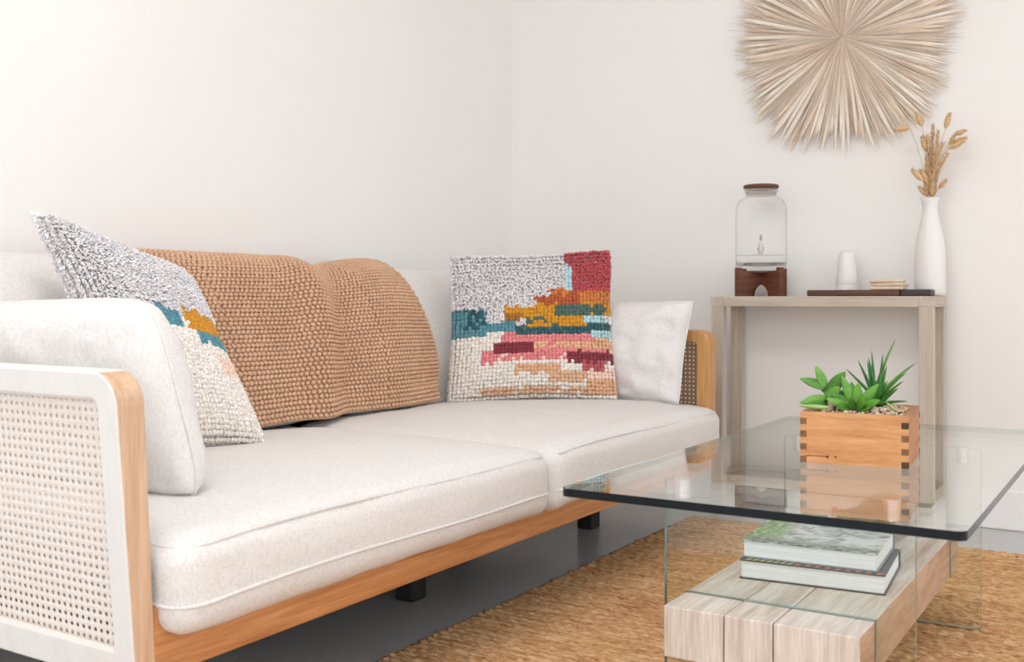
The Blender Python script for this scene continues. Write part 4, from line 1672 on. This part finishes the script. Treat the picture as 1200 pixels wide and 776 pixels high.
def leaf_mesh(base, tip, width, thick, curl=0.0, up=Vector((0, 0, 1)), shape='oval', n=9):
    """fleshy tapered leaf from base to tip: lens-shaped sections"""
    b0, t0 = Vector(base), Vector(tip)
    d = t0 - b0
    ln = d.length
    d.normalize()
    side = d.cross(up)
    if side.length < 0.15:
        side = d.cross(Vector((1, 0.3, 0)))
    side.normalize()
    nr = side.cross(d).normalized()
    V, Fc = [], []
    ns = 8
    for i in range(n + 1):
        t = i / n
        if shape == 'oval':
            wv = (math.sin(PI * min(1, 0.10 + 0.9 * t)) ** 0.75) * (1 - 0.15 * t)
        else:
            wv = (1 - t) ** 0.6 * 0.95 + 0.04
        wv = max(wv, 0.03)
        c = b0 + d * ln * t + nr * (curl * ln * (t * t - t) * 1.6)
        for k in range(ns):
            a = 2 * PI * k / ns
            V.append(c + side * math.cos(a) * width * 0.5 * wv + nr * (math.sin(a) * thick * 0.5 * wv + abs(math.cos(a)) ** 2 * width * 0.10 * wv))
    for i in range(n):
        for k in range(ns):
            k2 = (k + 1) % ns
            Fc.append((i * ns + k, i * ns + k2, (i + 1) * ns + k2, (i + 1) * ns + k))
    Fc.append(tuple(range(ns - 1, -1, -1)))
    Fc.append(tuple(n * ns + k for k in range(ns)))
    return V, Fc


def grow(p):
    return (p[0] * 1.14 - 0.016, p[1], PH + (p[2] - PH) * 1.02)


def plant(name, stem, leaves, label):
    stem = [grow(p) for p in stem]
    leaves = [(grow(b0), grow(t0), w_ * 1.2, th_ * 1.1, cu, mt, sh) for (b0, t0, w_, th_, cu, mt, sh) in leaves]
    v_, f_ = tube([Vector(p) for p in stem], [0.0035] * (len(stem) - 1) + [0.0025], 8)
    st_ = pl_part(name, v_, f_, M['leaf_b'], smooth=True, label=label)
    for (b0, t0, w_, th_, cu, mt, sh) in leaves:
        v_, f_ = leaf_mesh(b0, t0, w_, th_, cu, shape=sh, up=Vector((0.25, -1.0, 0.45)) if sh == 'oval' else Vector((0, 0, 1)))
        pl_part('leaf', v_, f_, M[mt], smooth=True, parent=st_)


Z0 = PH
# left succulent: broad oval leaves on a leaning stem (local coordinates: x right, y away, z up)
c1 = (-0.042, -0.045, Z0 + 0.042)
plant('broad_leaf_succulent', [(-0.040, -0.045, Z0 - 0.002), (-0.043, -0.045, Z0 + 0.02), c1], [
    (c1, (-0.060, -0.050, Z0 + 0.088), 0.017, 0.006, 0.10, 'leaf_a', 'oval'),
    (c1, (-0.088, -0.052, Z0 + 0.060), 0.018, 0.006, -0.10, 'leaf_b', 'oval'),
    ((-0.040, -0.045, Z0 + 0.030), (-0.006, -0.060, Z0 + 0.078), 0.024, 0.007, 0.12, 'leaf_b', 'oval'),
    ((-0.040, -0.050, Z0 + 0.020), (-0.015, -0.070, Z0 + 0.048), 0.020, 0.006, 0.0, 'leaf_a', 'oval'),
    ((-0.030, -0.055, Z0 + 0.040), (-0.020, -0.085, Z0 + 0.012), 0.024, 0.007, 0.1, 'leaf_b', 'oval'),
    ((-0.040, -0.048, Z0 + 0.024), (-0.086, -0.070, Z0 + 0.012), 0.018, 0.006, 0.08, 'leaf_a', 'oval'),
    ((-0.042, -0.055, Z0 + 0.012), (-0.072, -0.085, Z0 + 0.006), 0.017, 0.006, 0.1, 'leaf_b', 'oval'),
    ((-0.042, -0.040, Z0 + 0.030), (-0.052, -0.010, Z0 + 0.055), 0.018, 0.006, 0.1, 'leaf_b', 'oval'),
], 'succulent with broad oval bright green leaves')
# centre rosette: pointed light green leaves
c2 = (0.012, -0.055, Z0 + 0.004)
rl = [((-0.012, -0.066, Z0 + 0.070), 'leaf_a'), ((0.016, -0.062, Z0 + 0.058), 'leaf_a'), ((0.050, -0.064, Z0 + 0.056), 'leaf_a'), ((-0.030, -0.075, Z0 + 0.036), 'leaf_b'),
      ((-0.034, -0.100, Z0 + 0.026), 'leaf_a'), ((0.055, -0.085, Z0 + 0.026), 'leaf_a'), ((0.030, -0.105, Z0 + 0.030), 'leaf_a'), ((0.004, -0.100, Z0 + 0.028), 'leaf_b'),
      ((0.000, -0.030, Z0 + 0.056), 'leaf_b'), ((0.042, -0.030, Z0 + 0.044), 'leaf_b'), ((-0.022, -0.030, Z0 + 0.04), 'leaf_b'), ((-0.014, -0.104, Z0 + 0.010), 'leaf_b'), ((0.040, -0.098, Z0 + 0.012), 'leaf_b')]
plant('rosette_succulent', [(0.012, -0.055, Z0 - 0.004), c2], [(c2, t, 0.019, 0.008, 0.16, mt, 'oval') for t, mt in rl], 'rosette succulent with pointed light green leaves')
# right aloe: thin spiky upright leaves
c3 = (0.040, 0.0, Z0 + 0.006)
al_ = [(0.072, 0.010, 0.142, 0.10), (0.030, 0.010, 0.118, 0.03), (0.052, -0.012, 0.112, 0.0), (0.108, -0.006, 0.096, 0.12), (0.006, 0.0, 0.100, 0.08), (-0.012, -0.012, 0.080, 0.05),
       (0.088, -0.02, 0.060, 0.10), (0.080, -0.03, 0.046, 0.05), (0.028, -0.02, 0.105, -0.05), (0.058, -0.005, 0.088, 0.1), (0.020, 0.03, 0.095, 0.05), (0.090, 0.02, 0.075, 0.1),
       (0.075, -0.045, 0.022, 0.05), (0.095, -0.02, 0.020, 0.1), (0.062, -0.03, 0.060, 0.05)]
plant('spiky_aloe', [(0.040, 0.0, Z0 - 0.004), c3], [((c3[0] + random.uniform(-0.008, 0.008), c3[1] + random.uniform(-0.008, 0.008), c3[2]), (x, y, Z0 + z), 0.0135, 0.009, -cu, 'leaf_c' if i % 3 else 'leaf_b', 'spike')
                                                    for i, (x, y, z, cu) in enumerate(al_)], 'aloe with thin upright dark green spikes')
# loose leaves lying on the gravel and rim
v, f = leaf_mesh((-0.048, -0.108, Z0 + 0.010), (-0.112, -0.102, Z0 + 0.011), 0.020, 0.010, 0.05)
pl_part('fallen_leaf', v, f, M['leaf_d'], smooth=True)
v, f = leaf_mesh((0.078, -0.082, Z0 + 0.004), (0.058, -0.088, Z0 + 0.024), 0.018, 0.006, 0.05)
pl_part('fallen_leaf', v, f, M['leaf_d'], smooth=True)
# dark crack and knot low on the front board
q = MB()
for (xa_, xb_, za_, zb_) in ((-0.088, -0.050, 0.0135, 0.0150), (-0.052, -0.047, 0.0110, 0.0160), (-0.094, -0.086, 0.0125, 0.0140), (-0.036, -0.031, 0.0125, 0.0155)):
    q.box((xa_, -hd - 0.0003, za_), (xb_, -hd + 0.002, zb_))
pl_part('crack', q.v, q.f, M['joint_dark'])
